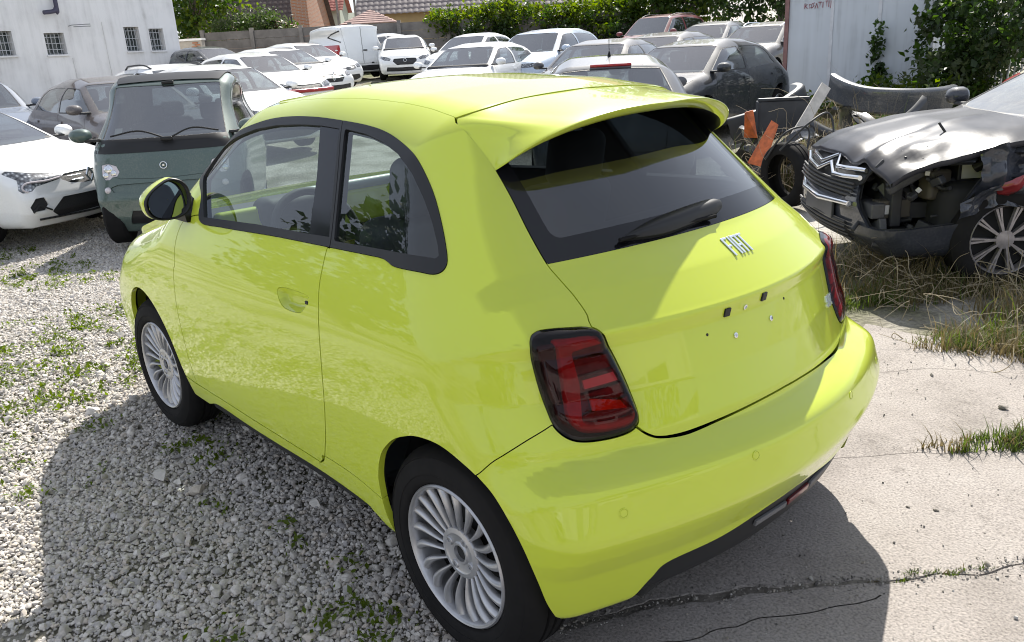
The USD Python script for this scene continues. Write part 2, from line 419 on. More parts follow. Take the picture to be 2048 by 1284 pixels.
CURVES = {
    'trim_outer': [(1514, 751, 1057), (1570, 708, 1143), (1661, 649, 1212), (1600, 614, 1288), (1519, 578, 1344), (1357, 571, 1395), (1223, 553, 1420), (1083, 546, 1432), (908, 546, 1434), (738, 547, 1426), (599, 550, 1416), (491, 557, 1401), (398, 571, 1377), (313, 589, 1346), (238, 609, 1293), (180, 630, 1241), (118, 661, 1176), (71, 690, 1120), (59, 704, 1098), (64, 718, 1083), (86, 730, 1076), (132, 739, 1077), (218, 744, 1076), (251, 743, 1078), (275, 740, 1084), (307, 737, 1088), (375, 738, 1087), (597, 740, 1081), (929, 744, 1072), (1311, 753, 1057)],
    'door_glass': [(1485, 744, 1074), (1551, 707, 1145), (1609, 668, 1208), (1569, 597, 1304), (1405, 594, 1359), (1286, 580, 1386), (1145, 569, 1402), (993, 565, 1409), (849, 564, 1409), (735, 566, 1403), (596, 726, 1108), (724, 728, 1103), (1066, 734, 1094)],
    'pillar': [(857, 565, 1408), (735, 566, 1403), (596, 726, 1108), (716, 728, 1103), (778, 644, 1263)],
    'quarter_glass': [(702, 565, 1403), (584, 569, 1393), (483, 578, 1374), (389, 593, 1347), (299, 615, 1303), (219, 640, 1244), (157, 664, 1190), (107, 689, 1137), (92, 700, 1117), (97, 707, 1111), (345, 726, 1108), (562, 730, 1101)],
    'door_gap_rear': [(739, 548, 1425), (647, 647, 1258), (579, 732, 1097), (592, 742, 1076), (590, 766, 1023), (584, 790, 964), (568, 814, 875), (563, 826, 752), (574, 828, 618), (605, 824, 487), (649, 816, 389), (685, 811, 356)],
    'door_bottom': [(685, 811, 356), (830, 811, 356), (1126, 812, 357), (1425, 813, 360), (1706, 808, 357)],
    'door_gap_front': [(1706, 808, 357), (1711, 812, 388), (1725, 822, 536), (1732, 824, 676), (1728, 820, 779), (1717, 813, 848), (1707, 810, 874), (1712, 792, 946), (1704, 774, 995), (1679, 757, 1036)],
    'sill_line': [(646, 817, 395), (472, 819, 395), (324, 821, 375)],
    'sill_bottom': [(303, 786, 219), (403, 799, 284), (455, 803, 302), (721, 802, 313), (1007, 801, 308), (1246, 802, 307), (1519, 802, 312), (1659, 790, 276)],
    'arch_rear': [(308, 782, 218), (315, 809, 312), (309, 825, 400), (301, 830, 465), (270, 834, 536), (225, 836, 586), (172, 838, 624), (98, 840, 655), (39, 840, 668), (-30, 840, 671), (-100, 839, 657), (-162, 835, 633), (-222, 831, 595), (-276, 831, 543), (-315, 825, 478), (-330, 803, 393), (-331, 778, 319), (-333, 752, 265)],
    'arch_front': [(2373, 795, 668), (2277, 802, 699), (2197, 807, 704), (2134, 810, 687), (2068, 814, 651), (2014, 815, 606), (1943, 816, 541), (1891, 815, 479), (1845, 812, 415), (1813, 806, 358), (1824, 796, 312), (1783, 783, 261), (1654, 791, 278)],
    'bumper_gap': [(-163, 835, 633), (-209, 808, 680), (-254, 757, 722), (-290, 693, 757)],
    'seam': [(255, 487, 1428), (204, 487, 1399), (149, 487, 1357), (92, 491, 1307), (20, 504, 1240), (-54, 522, 1168), (-128, 535, 1099), (-178, 536, 1061), (-226, 536, 1026), (-265, 538, 991), (-291, 548, 964), (-332, 537, 873), (-365, 513, 782), (-397, 508, 719)],
    'roof_seam': [(267, 475, 1439), (331, 470, 1451), (403, 464, 1462), (540, 464, 1477), (688, 465, 1485), (787, 470, 1488), (886, 479, 1488), (1010, 478, 1486), (1115, 473, 1482), (1213, 476, 1474)],
    'glass_bottom': [(-135, 531, 1094), (-186, 396, 1101), (-227, 232, 1107), (-247, 66, 1110)],
    'hatch_bottom': [(-396, 510, 719), (-415, 484, 693), (-428, 450, 678), (-451, 382, 672), (-477, 259, 677), (-495, 115, 684), (-500, 2, 687)],
    'crease': [(-315, 528, 950), (-358, 412, 954), (-389, 304, 956), (-414, 179, 957), (-427, 24, 958)],
    'bumper_low': [(-332, 736, 249), (-384, 653, 240), (-404, 572, 243), (-447, 514, 310), (-471, 468, 349), (-511, 295, 358), (-537, 135, 380), (-544, 18, 388)],
    'lamp': [(-218, 682, 955), (-217, 671, 964), (-225, 654, 970), (-245, 623, 971), (-264, 590, 969), (-280, 565, 967), (-295, 546, 961), (-310, 537, 951), (-322, 529, 930), (-340, 514, 880), (-359, 499, 816), (-380, 495, 764), (-392, 498, 738), (-395, 506, 724), (-392, 526, 714), (-379, 563, 709), (-362, 606, 709), (-342, 642, 713), (-326, 666, 722), (-308, 682, 738), (-290, 690, 760), (-271, 690, 791), (-254, 694, 840), (-240, 696, 897), (-228, 693, 937)],
    'lamp_red': [(-251, 647, 952), (-270, 614, 953), (-292, 571, 953), (-307, 552, 946), (-318, 539, 930), (-334, 525, 889), (-353, 508, 828), (-376, 501, 770), (-388, 505, 740), (-390, 519, 724), (-375, 559, 721), (-359, 596, 722), (-337, 635, 730), (-319, 651, 749), (-303, 657, 773), (-291, 651, 805), (-282, 649, 854), (-270, 644, 920)],
    'lamp_inner': [(-289, 612, 915), (-308, 568, 922), (-323, 530, 925), (-342, 513, 872), (-362, 499, 804), (-380, 503, 759), (-382, 510, 748), (-362, 562, 745), (-340, 609, 749), (-327, 627, 757), (-316, 618, 787), (-306, 609, 837), (-295, 611, 885)],
    'lamp_white': [(-307, 604, 846), (-339, 529, 854), (-346, 522, 833), (-312, 603, 825)],
    'handle': [(828, 801, 927), (654, 799, 934), (641, 803, 919), (683, 813, 875), (798, 812, 874)],
}  # millimetres
# ---------------------------------------------------------------- the lime hatchback
CV = {k: np.array(v) / 1000. for k, v in CURVES.items()}


def smooth_curve(P, n=120, s=.6, closed=False):
    """Catmull-Rom through the points"""
    P = np.asarray(P, float)
    Q = np.vstack([P[-1], P, P[0], P[1]]) if closed else np.vstack([2 * P[0] - P[1], P, 2 * P[-1] - P[-2]])
    m = len(P) if closed else len(P) - 1; out = []
    k = max(3, n // m)
    for i in range(m):
        a, b, c, d = Q[i:i + 4]; t = np.linspace(0, 1, k, endpoint=False)[:, None]
        out.append(.5 * (2 * b + (c - a) * t + (2 * a - 5 * b + 4 * c - d) * t * t + (3 * b - a - 3 * c + d) * t ** 3))
    if not closed:
        out.append(P[-1:])
    return np.vstack(out)


FRONT_X = 2.195                      # front axle
MIR = np.array([1, -1, 1.])


def uvl(P, ax='L'):
    return FIAT.uv(P, ax)


def line_uv(P, ax, w, mirror=False, smooth=True):
    P = smooth_curve(P) if smooth else np.asarray(P)
    if mirror:
        P = P * MIR
    return LineString(FIAT.uv(P, ax)).buffer(w, cap_style='flat')


def wheel_geo(side, turn=0., R=.3107, W=.185):
    """tyre, rim with twenty curved blades, dark barrel; axle along y, outer face towards +y * side"""
    h = W / 2
    prof = [(.195, -h + .01), (.215, -h), (.255, -h - .004), (.288, -h + .006), (.303, -h + .022), (R, -h + .04)]
    for o in (-.045, -.012, .020):
        prof += [(R, o), (R - .007, o + .003), (R - .007, o + .009), (R, o + .012)]
    prof += [(R, h - .04), (.303, h - .022), (.292, h - .008), (.285, h - .003), (.283, h - .005), (.262, h + .004), (.240, h + .005), (.238, h + .003), (.222, h + .002), (.212, h - .004), (.205, h - .016)]
    tyre = revolve(prof, 72)
    rim = revolve([(.207, h - .020), (.2075, h - .006), (.203, h - .001), (.198, h - .003), (.194, h - .010), (.190, h - .030), (.186, h - .07), (.18, -h + .02)], 72)
    g = rim
    N = 20
    for k in range(N):
        a0 = 2 * np.pi * k / N
        t = np.linspace(0, 1, 12)
        r = .062 + (.196 - .062) * t
        a = a0 + .36 * t - .34 * t ** 2.2
        w = .0046 + .0105 * t ** 1.5
        y0 = h - .030 + .024 * np.sin(t * 1.5) - .006 * t ** 3
        rows = []
        for q in range(len(t)):
            er = np.array([np.cos(a[q]), 0, np.sin(a[q])]); et = np.array([-np.sin(a[q]), 0, np.cos(a[q])]); c = er * r[q] + np.array([0, y0[q], 0])
            rows.append([c - et * w[q] + [0, -.020, 0], c - et * w[q] * .95 + [0, -.009, 0], c - et * w[q] * .35 + [0, -.0005, 0], c + et * w[q] * .2 + [0, .001, 0], c + et * w[q] * .95 + [0, -.004, 0], c + et * w[q] + [0, -.016, 0]])
        v = np.array(rows)
        i, j = np.meshgrid(np.arange(11), np.arange(5), indexing='ij'); i, j = i.ravel(), j.ravel()
        F = np.stack([i * 6 + j, (i + 1) * 6 + j, (i + 1) * 6 + j + 1, i * 6 + j + 1], -1)
        g.mesh((v.reshape(-1, 3), F), 50)
    revolve([(.078, h - .06), (.078, h - .034), (.074, h - .027), (.060, h - .024), (.056, h - .028), (.034, h - .030), (.030, h - .026), (.024, h - .026), (.022, h - .040)], 40, g)
    for k in range(4):
        a = .5 + k * np.pi / 2
        c = np.array([.049 * np.cos(a), h - .033, .049 * np.sin(a)])
        revolve([(.0135, 0), (.0135, .006), (.011, .009), (.006, .009), (.006, .002), (.0005, .002)], 12, g, at=c)
    dark = revolve([(.183, -h + .03), (.183, h - .075)], 40)
    revolve([(.14, h - .10), (.14, h - .085), (.001, h - .085)], 40, dark)
    revolve([(.023, h - .045), (.023, h - .036), (.0005, h - .036)], 20, dark)
    Mx = np.eye(4)
    if side < 0:
        Mx[0, 0] = Mx[1, 1] = -1
    c, s_ = np.cos(turn), np.sin(turn); T = np.eye(4); T[:2, :2] = [[c, -s_], [s_, c]]
    return [q.moved(T @ Mx) for q in (tyre, rim, dark)]


def build_fiat():
    car = thing('small_hatchback', 'lime green three door hatchback without number plate, parked half on gravel half on concrete', 'car')
    B = FIAT
    up = lambda *a: B.on(np.array(a))
    # --- side regions, in the chart of the left side; the right side is its mirror
    seam = smooth_curve(np.vstack([CV['seam']]))
    top = smooth_curve(CV['roof_seam'])
    screen = smooth_curve(up((1.213, .476, 1.474), (1.36, .505, 1.455), (1.50, .545, 1.385), (1.70, .60, 1.26), (1.90, .645, 1.13), (2.03, .668, 1.035)))
    hoodl = smooth_curve(up((2.03, .668, 1.035), (2.2, .655, .965), (2.42, .62, .90), (2.60, .57, .82), (2.68, .53, .74)))
    frontl = up((2.68, .53, .74), (2.66, .62, .66), (2.60, .70, .58), (2.52, .76, .52))
    a0 = np.array([FRONT_X, .318]); th = np.linspace(.62, 3.52, 60)
    arch_f = np.stack([a0[0] + .368 * np.cos(th), np.full(60, .80), a0[1] + .368 * np.sin(th)], -1)
    arch_f = np.vstack([[2.53, .79, .25], arch_f, [1.80, .79, .25]])
    arch_r = smooth_curve(CV['arch_rear'])
    arch_r = np.vstack([[.305, .79, .15], arch_r, [-.335, .74, .15]])
    bgap = smooth_curve(CV['bumper_gap'])
    low = B.on(smooth_curve(CV['sill_bottom']))
    quarter = np.vstack([seam[::-1], top[1:], screen[1:], hoodl[1:], frontl[1:], [[2.56, .78, .40], [2.56, .75, .27]], low[::-1][:], [[-.16, .83, .20], bgap[0]], bgap[1:], [[-.345, .60, .75]]])
    full = B.poly(quarter, 'L')
    trim = B.poly(smooth_curve(CV['trim_outer'], 240, closed=True), 'L')
    lamp = B.poly(smooth_curve(CV['lamp'], 200, closed=True), 'L')
    archs = unary_union([B.poly(arch_f, 'L'), B.poly(np.vstack([arch_r]), 'L')])
    loop = np.vstack([smooth_curve(CV['door_gap_rear'])[:-1], smooth_curve(CV['door_bottom'])[:-1], smooth_curve(np.vstack([CV['door_gap_front'], [[1.62, .748, 1.062], [1.53, .748, 1.080], [1.45, .748, 1.083]]]))])
    g1 = LineString(B.uv(loop, 'L')).buffer(.0030)
    sill = B.poly(np.vstack([CV['door_bottom'], [[1.72, .81, .357], [1.80, .80, .36], [1.80, .79, .25]], [[1.5, .80, .2], [.3, .80, .12]], CV['sill_line'][::-1]]), 'L')
    sillgap = line_uv(np.vstack([[[.26, .82, .36]], CV['sill_line'][::-1], [[.672, .812, .372], [.70, .812, .345]]]), 'L', .0018)
    sillgap2 = line_uv(np.array([[1.68, .808, .355], [1.90, .80, .362]]), 'L', .004, smooth=False)
    g4 = line_uv(np.array([[1.655, .757, 1.046], [1.85, .715, 1.052], [2.0, .68, 1.045], [2.10, .655, 1.02]]), 'L', .0026)
    body = full.difference(unary_union([trim.buffer(.002), archs, g1, g4, sillgap, sillgap2, lamp.buffer(.003)]))
    pieces = [q for q in shapely.get_parts(body) if q.area > 4e-4]
    door_poly = B.poly(np.vstack([smooth_curve(CV['door_gap_rear']), CV['door_bottom'], smooth_curve(CV['door_gap_front']), smooth_curve(CV['trim_outer'])[::-1][:0], [[1.3, .75, 1.08]], [[.6, .75, 1.08]]]), 'L')
    handle = B.poly(smooth_curve(CV['handle'], 80, closed=True), 'L')
    names = {}
    for q in pieces:
        c = q.representative_point()
        P = B.cast(from_uv(np.array([c.coords[0]]), 'L'))[0]
        if door_poly.intersection(q).area > .6 * q.area:
            n = 'door'
        elif q.area < .25:
            n = 'sill'
        elif P[0] > 1.5 and q.bounds[0] > .2 and q.area > .1:
            n = 'fender'
        else:
            n = 'quarter_panel'
        names.setdefault(n, []).append(q)
    for sgn, ax in ((1, 'L'), (-1, 'R')):
        flip = (lambda q: q) if sgn > 0 else (lambda q: q)
        # chart R has the same (x, z) coordinates as chart L, so the polygons serve both sides
        doorp = None
        for n, qs in names.items():
            q = unary_union(qs)
            if n == 'door':
                g = panel(B, q.difference(handle.buffer(.0008)), ax, .012)
                doorp = obj('door', g, M['lime'], car)
                panel_h = panel(B, handle.buffer(-.0004), ax, .008, off=lambda U, q=handle: -.001 - .024 * np.clip(shapely.distance(q.exterior, shapely.points(U)) / .022, 0, 1) + .020 * np.clip((U[:, 1] + .005) / .02, 0, 1) * 0, flange=.012)
                obj('door_handle', panel_h, M['lime'], doorp)
                hp = B.on(np.array([[.648, .80, .912]]))[0] * (1, sgn, 1)
                obj('door_handle_button', rbox((.016, .006, .012), .003, hp + [0, .000 * sgn, 0]), M['black_trim'], doorp)
            else:
                obj(n, panel(B, q, ax, .012), M['lime'], car)
        # window surround and panes
        dg = B.poly(smooth_curve(CV['door_glass'], 200, closed=True) if False else CV['door_glass'], 'L').buffer(-.006).buffer(.006)
        qg = B.poly(CV['quarter_glass'], 'L').buffer(-.012).buffer(.012)
        pil = B.poly(CV['pillar'], 'L')
        gapl = line_uv(CV['door_gap_rear'][:4], 'L', .0025)
        ring = trim.difference(unary_union([dg.difference(pil).buffer(.001), qg.buffer(.001), gapl]))
        obj('window_surround', panel(B, ring.difference(pil.buffer(.001)), ax, .012, off=.003, flange=.02), M['black_trim'], doorp)
        obj('door_pillar', panel(B, pil.difference(gapl), ax, .012, off=-.001, flange=.02), M['gloss_black'], doorp)
        obj('door_window', panel(B, dg.difference(pil), ax, .014, off=-.005, flange=0), M['pane'], doorp)
        obj('quarter_window', panel(B, qg, ax, .014, off=-.005, flange=0), M['pane'], car)
        # liner behind the painted skin, closing the gaps
        lin = full.difference(unary_union([dg.difference(pil), qg, archs.buffer(.01)])).intersection(shapely.box(-9, -.72, 9, 9))
        obj('inner_skin', panel(B, lin, ax, .03, off=-.03, flange=0), M['cabin_dark'], car)
        # front seats' neighbours come later; the tail lamp
        dome = lambda k, top_: (lambda U: top_ + .022 * (1 - np.exp(-shapely.distance(lamp.exterior, shapely.points(U)) / .035)) + k)
        rimp = lamp.difference(lamp.buffer(-.011))
        lp = obj('tail_lamp', panel(B, rimp, ax, .008, off=dome(0, .002), flange=.03), M['gloss_black'], car)
        obj('lamp_bowl', panel(B, lamp, ax, .012, off=dome(-.030, .002), flange=.0), M['gloss_black'], lp)
        red = B.poly(smooth_curve(CV['lamp_red'], 160, closed=True), 'L'); inn = B.poly(CV['lamp_inner'], 'L').buffer(-.01).buffer(.01); wht = B.poly(CV['lamp_white'], 'L')
        band = red.difference(inn).intersection(lamp.buffer(-.012))
        ridge = lambda U, q=band: .002 + .022 * (1 - np.exp(-shapely.distance(lamp.exterior, shapely.points(U)) / .035)) - .020 + .011 * np.clip(shapely.distance(q.boundary, shapely.points(U)) / .014, 0, 1) ** .6
        obj('red_light_band', panel(B, band, ax, .006, off=ridge, flange=.012), M['lens_red'], lp)
        ins = inn.intersection(lamp.buffer(-.012))
        step = lambda U: .002 + .022 * (1 - np.exp(-shapely.distance(lamp.exterior, shapely.points(U)) / .035)) - .024 + .010 * (((U[:, 1] * 14) % 1) ** 2)
        obj('reflector_bowl', panel(B, ins, ax, .005, off=step, flange=0), M['lens_dark'], lp)
        obj('reversing_light', panel(B, wht, ax, .008, off=dome(-.010, .002), flange=.012), M['lens_white'], lp)
        c0 = B.uv(B.on(np.array([[-.330, .60, .800], [-.36, .53, .785], [-.375, .52, .765], [-.335, .60, .772]])), 'L')
        obj('indicator_light', panel(B, Polygon(c0).buffer(0), ax, .008, off=dome(-.012, .002), flange=.008), M['lens_orange'], lp)
        obj('lamp_cover', panel(B, lamp.buffer(-.0105), ax, .010, off=dome(.0005, .002), flange=0), M['lamp_clear'], lp)
    # --- roof
    tl = np.vstack([top, smooth_curve(up((1.213, .476, 1.474), (1.33, .46, 1.475), (1.40, .30, 1.485), (1.425, 0, 1.49)))[1:]])
    rear = smooth_curve(up((.267, .475, 1.439), (.235, .40, 1.455), (.22, .25, 1.48), (.21, 0, 1.496)))
    half = np.vstack([rear[::-1], tl[1:]])
    roofp = B.poly(np.vstack([half, (half * MIR)[::-1]]), 'T').buffer(-.0035)
    obj('roof_panel', panel(B, roofp, 'T', .014), M['lime'], car)
    obj('headliner', panel(B, roofp.buffer(.02), 'T', .04, off=-.035, flange=0), M['headliner'], car)
    # --- windscreen and bonnet
    base = up((2.03, .668, 1.035), (2.10, .45, 1.02), (2.14, .22, 1.012), (2.15, 0, 1.01))
    topw = up((1.213, .476, 1.474), (1.33, .46, 1.475), (1.40, .30, 1.485), (1.425, 0, 1.49))
    h = np.vstack([topw[::-1], screen[1:], base[1:]]); ws = B.poly(np.vstack([h, (h * MIR)[::-1]]), 'F').buffer(-.004)
    obj('windscreen', panel(B, ws, 'F', .06, off=-.003, flange=.01), M['pane'], car)
    nose = up((2.68, .53, .74), (2.80, .30, .76), (2.84, 0, .77))
    h = np.vstack([base[::-1], hoodl[1:], nose[1:]]); hp = B.poly(np.vstack([h, (h * MIR)[::-1]]), 'F').buffer(-.003)
    lift = lambda U: np.clip((U[:, 0] * .2), -.1, .1) * 0 + np.clip((U[:, 0] - 1.0) / 6.0, 0, .2) * .32
    obj('bonnet', panel(B, hp, 'F', .012, off=.028, flange=.05), M['lime'], car)
    for s_ in (1, -1):
        c = B.on(np.array([[2.62, s_ * .60, .78]]))[0]; obj('headlamp_rim', rbox((.16, .10, .07), .03, c + [-.02, 0, -.02], trimesh.transformations.rotation_matrix(-.4 * s_, (0, 0, 1))[:3, :3]), M['chrome'], car)
    # --- front bumper with lamps and black grille
    fr = np.vstack([nose[::-1], frontl, [[2.56, .78, .40], [2.56, .75, .27]]]); fr = np.vstack([fr, [[2.86, 0.3, .24], [2.92, 0, .24]]])
    fp = B.poly(np.vstack([fr, (fr * MIR)[::-1]]), 'F').buffer(-.002)
    hl = [shapely.affinity.scale(Point(B.uv(up((2.62, s * .50, .66)), 'F')[0]).buffer(.055), 1.2, 1) for s in (1, -1)]
    gr = shapely.box(-.28, -.40, .28, -.34)
    obj('front_bumper', panel(B, fp.difference(unary_union(hl + [gr])), 'F', .02), M['lime'], car)
    for q in hl:
        obj('headlamp', panel(B, q, 'F', .02, off=-.004), M['lens_white'], car)
    obj('grille', panel(B, gr, 'F', .02, off=-.01), M['black_trim'], car)
    # --- tailgate
    lampB = unary_union([B.poly(smooth_curve(CV['lamp'], 200, closed=True), 'B', m) for m in (False, True)])
    gb = smooth_curve(CV['glass_bottom']); hb = smooth_curve(CV['hatch_bottom'])
    seam_full = smooth_curve(CV['seam'])
    hl_ = np.vstack([hb[::-1], seam_full[::-1]])                      # centre bottom -> up the left seam to the roof corner
    gate = B.poly(np.vstack([hl_, (hl_ * MIR)[::-1]]), 'B').buffer(-.0025)
    i = np.argmin(np.linalg.norm(seam_full - gb[0], axis=1))
    wl = np.vstack([gb[::-1], seam_full[:i][::-1], rear[1:]]); win = B.poly(np.vstack([wl, (wl * MIR)[::-1]]), 'B')
    lower = gate.difference(unary_union([win, lampB.buffer(.003)]))
    tg = obj('tailgate', panel(B, lower, 'B', .006), M['lime'], car)
    wpane = win.intersection(gate).buffer(-.0015)
    clear = affinity.translate(wpane.buffer(-.045).buffer(-.03).buffer(.03), 0, 0)
    obj('rear_window', panel(B, clear, 'B', .012, off=-.003, flange=0), M['pane_dark'], tg)
    obj('rear_window_border', panel(B, wpane.difference(clear), 'B', .012, off=-.003, flange=.012), M['gloss_black'], tg)
    obj('inner_skin', panel(B, gate.difference(win.buffer(-.04)), 'B', .03, off=-.04, flange=0), M['cabin_dark'], car)
    # spoiler: a loft from the roof edge to the trailing edge
    low_l = np.array([[-.057, 0, 1.423], [-.052, .10, 1.421], [-.038, .20, 1.413], [-.016, .30, 1.397], [.008, .39, 1.374], [.032, .45, 1.350], [.060, .485, 1.325], [.094, .491, 1.307]])
    lowc = smooth_curve(low_l, 60)
    s = np.r_[0, np.cumsum(np.linalg.norm(np.diff(lowc, axis=0), axis=1))]; s /= s[-1]
    fall = (1 - s ** 5)[:, None]
    upc = lowc + fall * np.array([[-.052, 0, .024]]) + fall * np.clip(s * 3, 0, 1)[:, None] * np.array([[.004, .006, .004]])
    sm_ = seam_full[:np.argmin(np.linalg.norm(seam_full - lowc[-1], axis=1)) + 1]
    frontc = np.vstack([rear[::-1] + [0, 0, 0.], sm_[1:]])
    fs = np.r_[0, np.cumsum(np.linalg.norm(np.diff(frontc, axis=0), axis=1))]; fs /= fs[-1]
    fr_ = np.stack([np.interp(s ** .9, fs, frontc[:, k]) for k in range(3)], -1)
    fr_ = fr_ + (np.array([0, 0, -.002]))
    fn = B.normal(fr_)
    rows = []
    for t in np.linspace(0.012, 1, 22):
        D = upc - fr_; Dt = D - fn * (D * fn).sum(1)[:, None]; Dt *= (np.linalg.norm(D, axis=1) / np.maximum(np.linalg.norm(Dt, axis=1), 1e-9))[:, None]
        E_ = D * 1.05 + np.array([0, 0, -.015]) * fall
        h00, h10, h01, h11 = 2 * t ** 3 - 3 * t ** 2 + 1, t ** 3 - 2 * t ** 2 + t, -2 * t ** 3 + 3 * t ** 2, t ** 3 - t ** 2
        rows.append(h00 * fr_ + h10 * Dt + h01 * upc + h11 * E_)
    rows = np.array(rows)
    edge = [upc + (lowc - upc) * k + np.array([-.004, 0, -.004]) * np.sin(k * np.pi) * fall for k in (.08, .3, .6, .9, 1.)]
    topm = np.concatenate([rows, np.array(edge)])
    sym = lambda R: np.concatenate([(R * MIR)[:, ::-1][:, :-1], R], 1)
    sp = obj('roof_spoiler', loft(sym(topm)), M['lime'], tg)
    under = np.array([lowc * (1 - k) + (fr_ + np.array([0, 0, -.012])) * k + np.array([0, 0, -.014]) * np.sin(k * np.pi) * fall for k in np.linspace(0, 1, 8)])
    obj('spoiler_underside', loft(sym(under)), M['black_trim'], sp)
    # wiper
    wp = smooth_curve(np.array([[-.189, .317, 1.121], [-.189, .178, 1.15], [-.19, -.045, 1.162], [-.201, -.104, 1.149], [-.223, -.068, 1.131], [-.234, .048, 1.123], [-.227, .195, 1.114], [-.197, .304, 1.118]]), 160, closed=True)
    wq = B.poly(wp, 'B')
    wi = obj('rear_wiper', panel(B, wq, 'B', .006, off=lambda U: .012 + .022 * (1 - np.exp(-shapely.distance(wq.exterior, shapely.points(U)) / .012)), flange=.014), M['black_trim'], tg)
    bl = smooth_curve(B.on(np.array([[-.18, .33, 1.118], [-.2, .15, 1.125], [-.21, -.03, 1.122]])) + [-.012, 0, .006], 20)
    obj('wiper_blade', tube(bl, .006, 6), M['rubber'], wi)
    # lettering, frame of the tailgate at a point: right = -y, up along the surface
    def frame(P):
        n = B.normal(np.array([P]))[0]; r_ = np.cross(n, [0, 0, 1]) * -1; r_ = np.array([0, -1., 0]) - n * (n @ [0, -1, 0]); r_ /= np.linalg.norm(r_); u_ = np.cross(n, r_)
        T = np.eye(4); T[:3, 0], T[:3, 1], T[:3, 2], T[:3, 3] = r_, u_, n, P
        return T
    c = B.on(np.array([[-.314, -.030, 1.058]]))[0]; T = frame(c)
    def strokes(rects, thick=.005):
        g = Geo()
        for x0, y0, x1, y1 in rects:
            rbox((x1 - x0, y1 - y0, thick), .0015, ((x0 + x1) / 2, (y0 + y1) / 2, thick / 2), g=g, seg=2)
        return g
    S = .0036; Hh, st = .074, .0075
    letters = {'letter_f': [(-.050, -.037, -.050 + st, .037), (-.042, .029, -.024, .037), (-.042, -.002, -.027, .006)], 'letter_i': [(-.018, -.037, -.018 + st, .037)],
               'letter_a': [(-.004, -.037, -.004 + st, .037), (.016, -.037, .016 + st, .037), (.0035, .029, .016, .037), (.0035, -.008, .016, .000)], 'letter_t': [(.037, -.037, .037 + st, .029), (.027, .0295, .055, .037)]}
    bd = part('maker_badge', tg)
    for n, rc in letters.items():
        obj(n, strokes(np.array(rc) * .92, .0035).moved(T), M['satin'], bd)
    c = B.on(np.array([[-.376, -.455, .802]]))[0]; T = frame(c)
    tm = Geo().mesh(meshkit.text_mesh('500', .034, .004, bold=True), 30); v, f, n = tm.arrays(); v = v - [.036, .017, 0]; v[:, 0] += v[:, 1] * .25
    obj('model_badge', Geo().add(v, f).moved(T), M['satin'], tg)
    # holes and pads where the plate was
    for p_ in ([-.434, .010, .938], [-.425, .165, .930]):
        T = frame(B.on(np.array([p_]))[0]); obj('plate_pad', rbox((.022, .024, .006), .002, (0, 0, .002)).moved(T), M['black_trim'], tg)
    for p_ in ([-.434, .091, .927], [-.448, -.013, .871], [-.441, .147, .864]):
        T = frame(B.on(np.array([p_]))[0]); obj('plate_bolt', revolve([(.0075, -.002), (.0075, .003), (.004, .004), (.004, .001), (.0003, .001)], 12, ax='z').moved(T), M['chrome'], tg)
    for p_ in ([-.438, -.103, .904], [-.421, .243, .887]):
        T = frame(B.on(np.array([p_]))[0]); obj('screw_hole', revolve([(.004, -.002), (.004, .0006), (.0003, .0006)], 10, ax='z').moved(T), M['under'], tg)
    # --- rear bumper
    blow = smooth_curve(CV['bumper_low'])
    be = np.vstack([hb[::-1], [[-.345, .60, .75]], bgap[::-1], smooth_curve(CV['arch_rear'][11:])[1:], [[-.345, .745, .252]], blow])
    bump = B.poly(np.vstack([be, (be * MIR)[::-1]]), 'B').buffer(0).buffer(-.0018)
    rb = obj('rear_bumper', panel(B, bump.difference(lampB.buffer(.003)), 'B', .007, flange=.03), M['lime'], car)
    for p_ in ([-.466, .64, .565], [-.572, .25, .600], [-.466, -.64, .565], [-.572, -.25, .600]):
        T = frame(B.on(np.array([p_]))[0])
        obj('parking_sensor', revolve([(.0125, -.001), (.0125, .0012), (.0105, .0016), (.0100, .0003), (.0092, .0010), (.0003, .0011)], 20, ax='z').moved(T), M['lime'], rb)
    vl = np.vstack([blow + [0, 0, .012], [[-.49, 0, .225], [-.45, .30, .20], [-.38, .55, .19], [-.33, .70, .19], [-.32, .75, .23]]])
    vl = np.vstack([blow[::-1][:0], [[-.545, 0, .402]], (blow[20:] + [0, 0, .014])[::-1], [[-.37, .66, .225], [-.38, .55, .20], [-.44, .30, .20], [-.48, 0, .215]]])
    va = B.poly(np.vstack([vl, (vl * MIR)[::-1]]), 'B').buffer(0)
    obj('lower_valance', panel(B, va, 'B', .012, off=-.012, flange=.02), M['black_trim'], rb)
    T = frame(B.on(np.array([[-.50, -.075, .335]]))[0]); obj('rear_fog_lamp', rbox((.12, .022, .010), .003, (0, 0, -.008)).moved(T), M['fog_red'], rb)
    for y_ in (.07, -.22):
        T = frame(B.on(np.array([[-.50, y_, .335]]))[0]); obj('diffuser_trim', rbox((.15, .020, .010), .003, (0, 0, -.008)).moved(T), M['cabin_grey'], rb)
    # --- wheels, arches, underside
    for x, y, s_, turn in ((0, .718, 1, 0), (0, -.718, -1, 0), (FRONT_X, .700, 1, .03), (FRONT_X, -.700, -1, .03)):
        ty, ri, dk = wheel_geo(s_, turn)
        w = part('wheel', car, (x, y, .3107))
        obj('tyre', ty, M['rubber'], w); obj('rim', ri, M['alloy'], w); obj('brake_drum', dk, M['under'], w)
    for x in (0, FRONT_X):
        for s_ in (1, -1):
            th = np.linspace(-.12, np.pi + .12, 24)
            rows = [np.stack([x + R_ * np.cos(th), np.full(24, s_ * y_), .318 + R_ * np.sin(th)], -1) for R_, y_ in ((.362, .715), (.372, .70), (.385, .45), (.02, .45))]
            obj('wheel_arch_liner', loft(rows), M['under'], car)
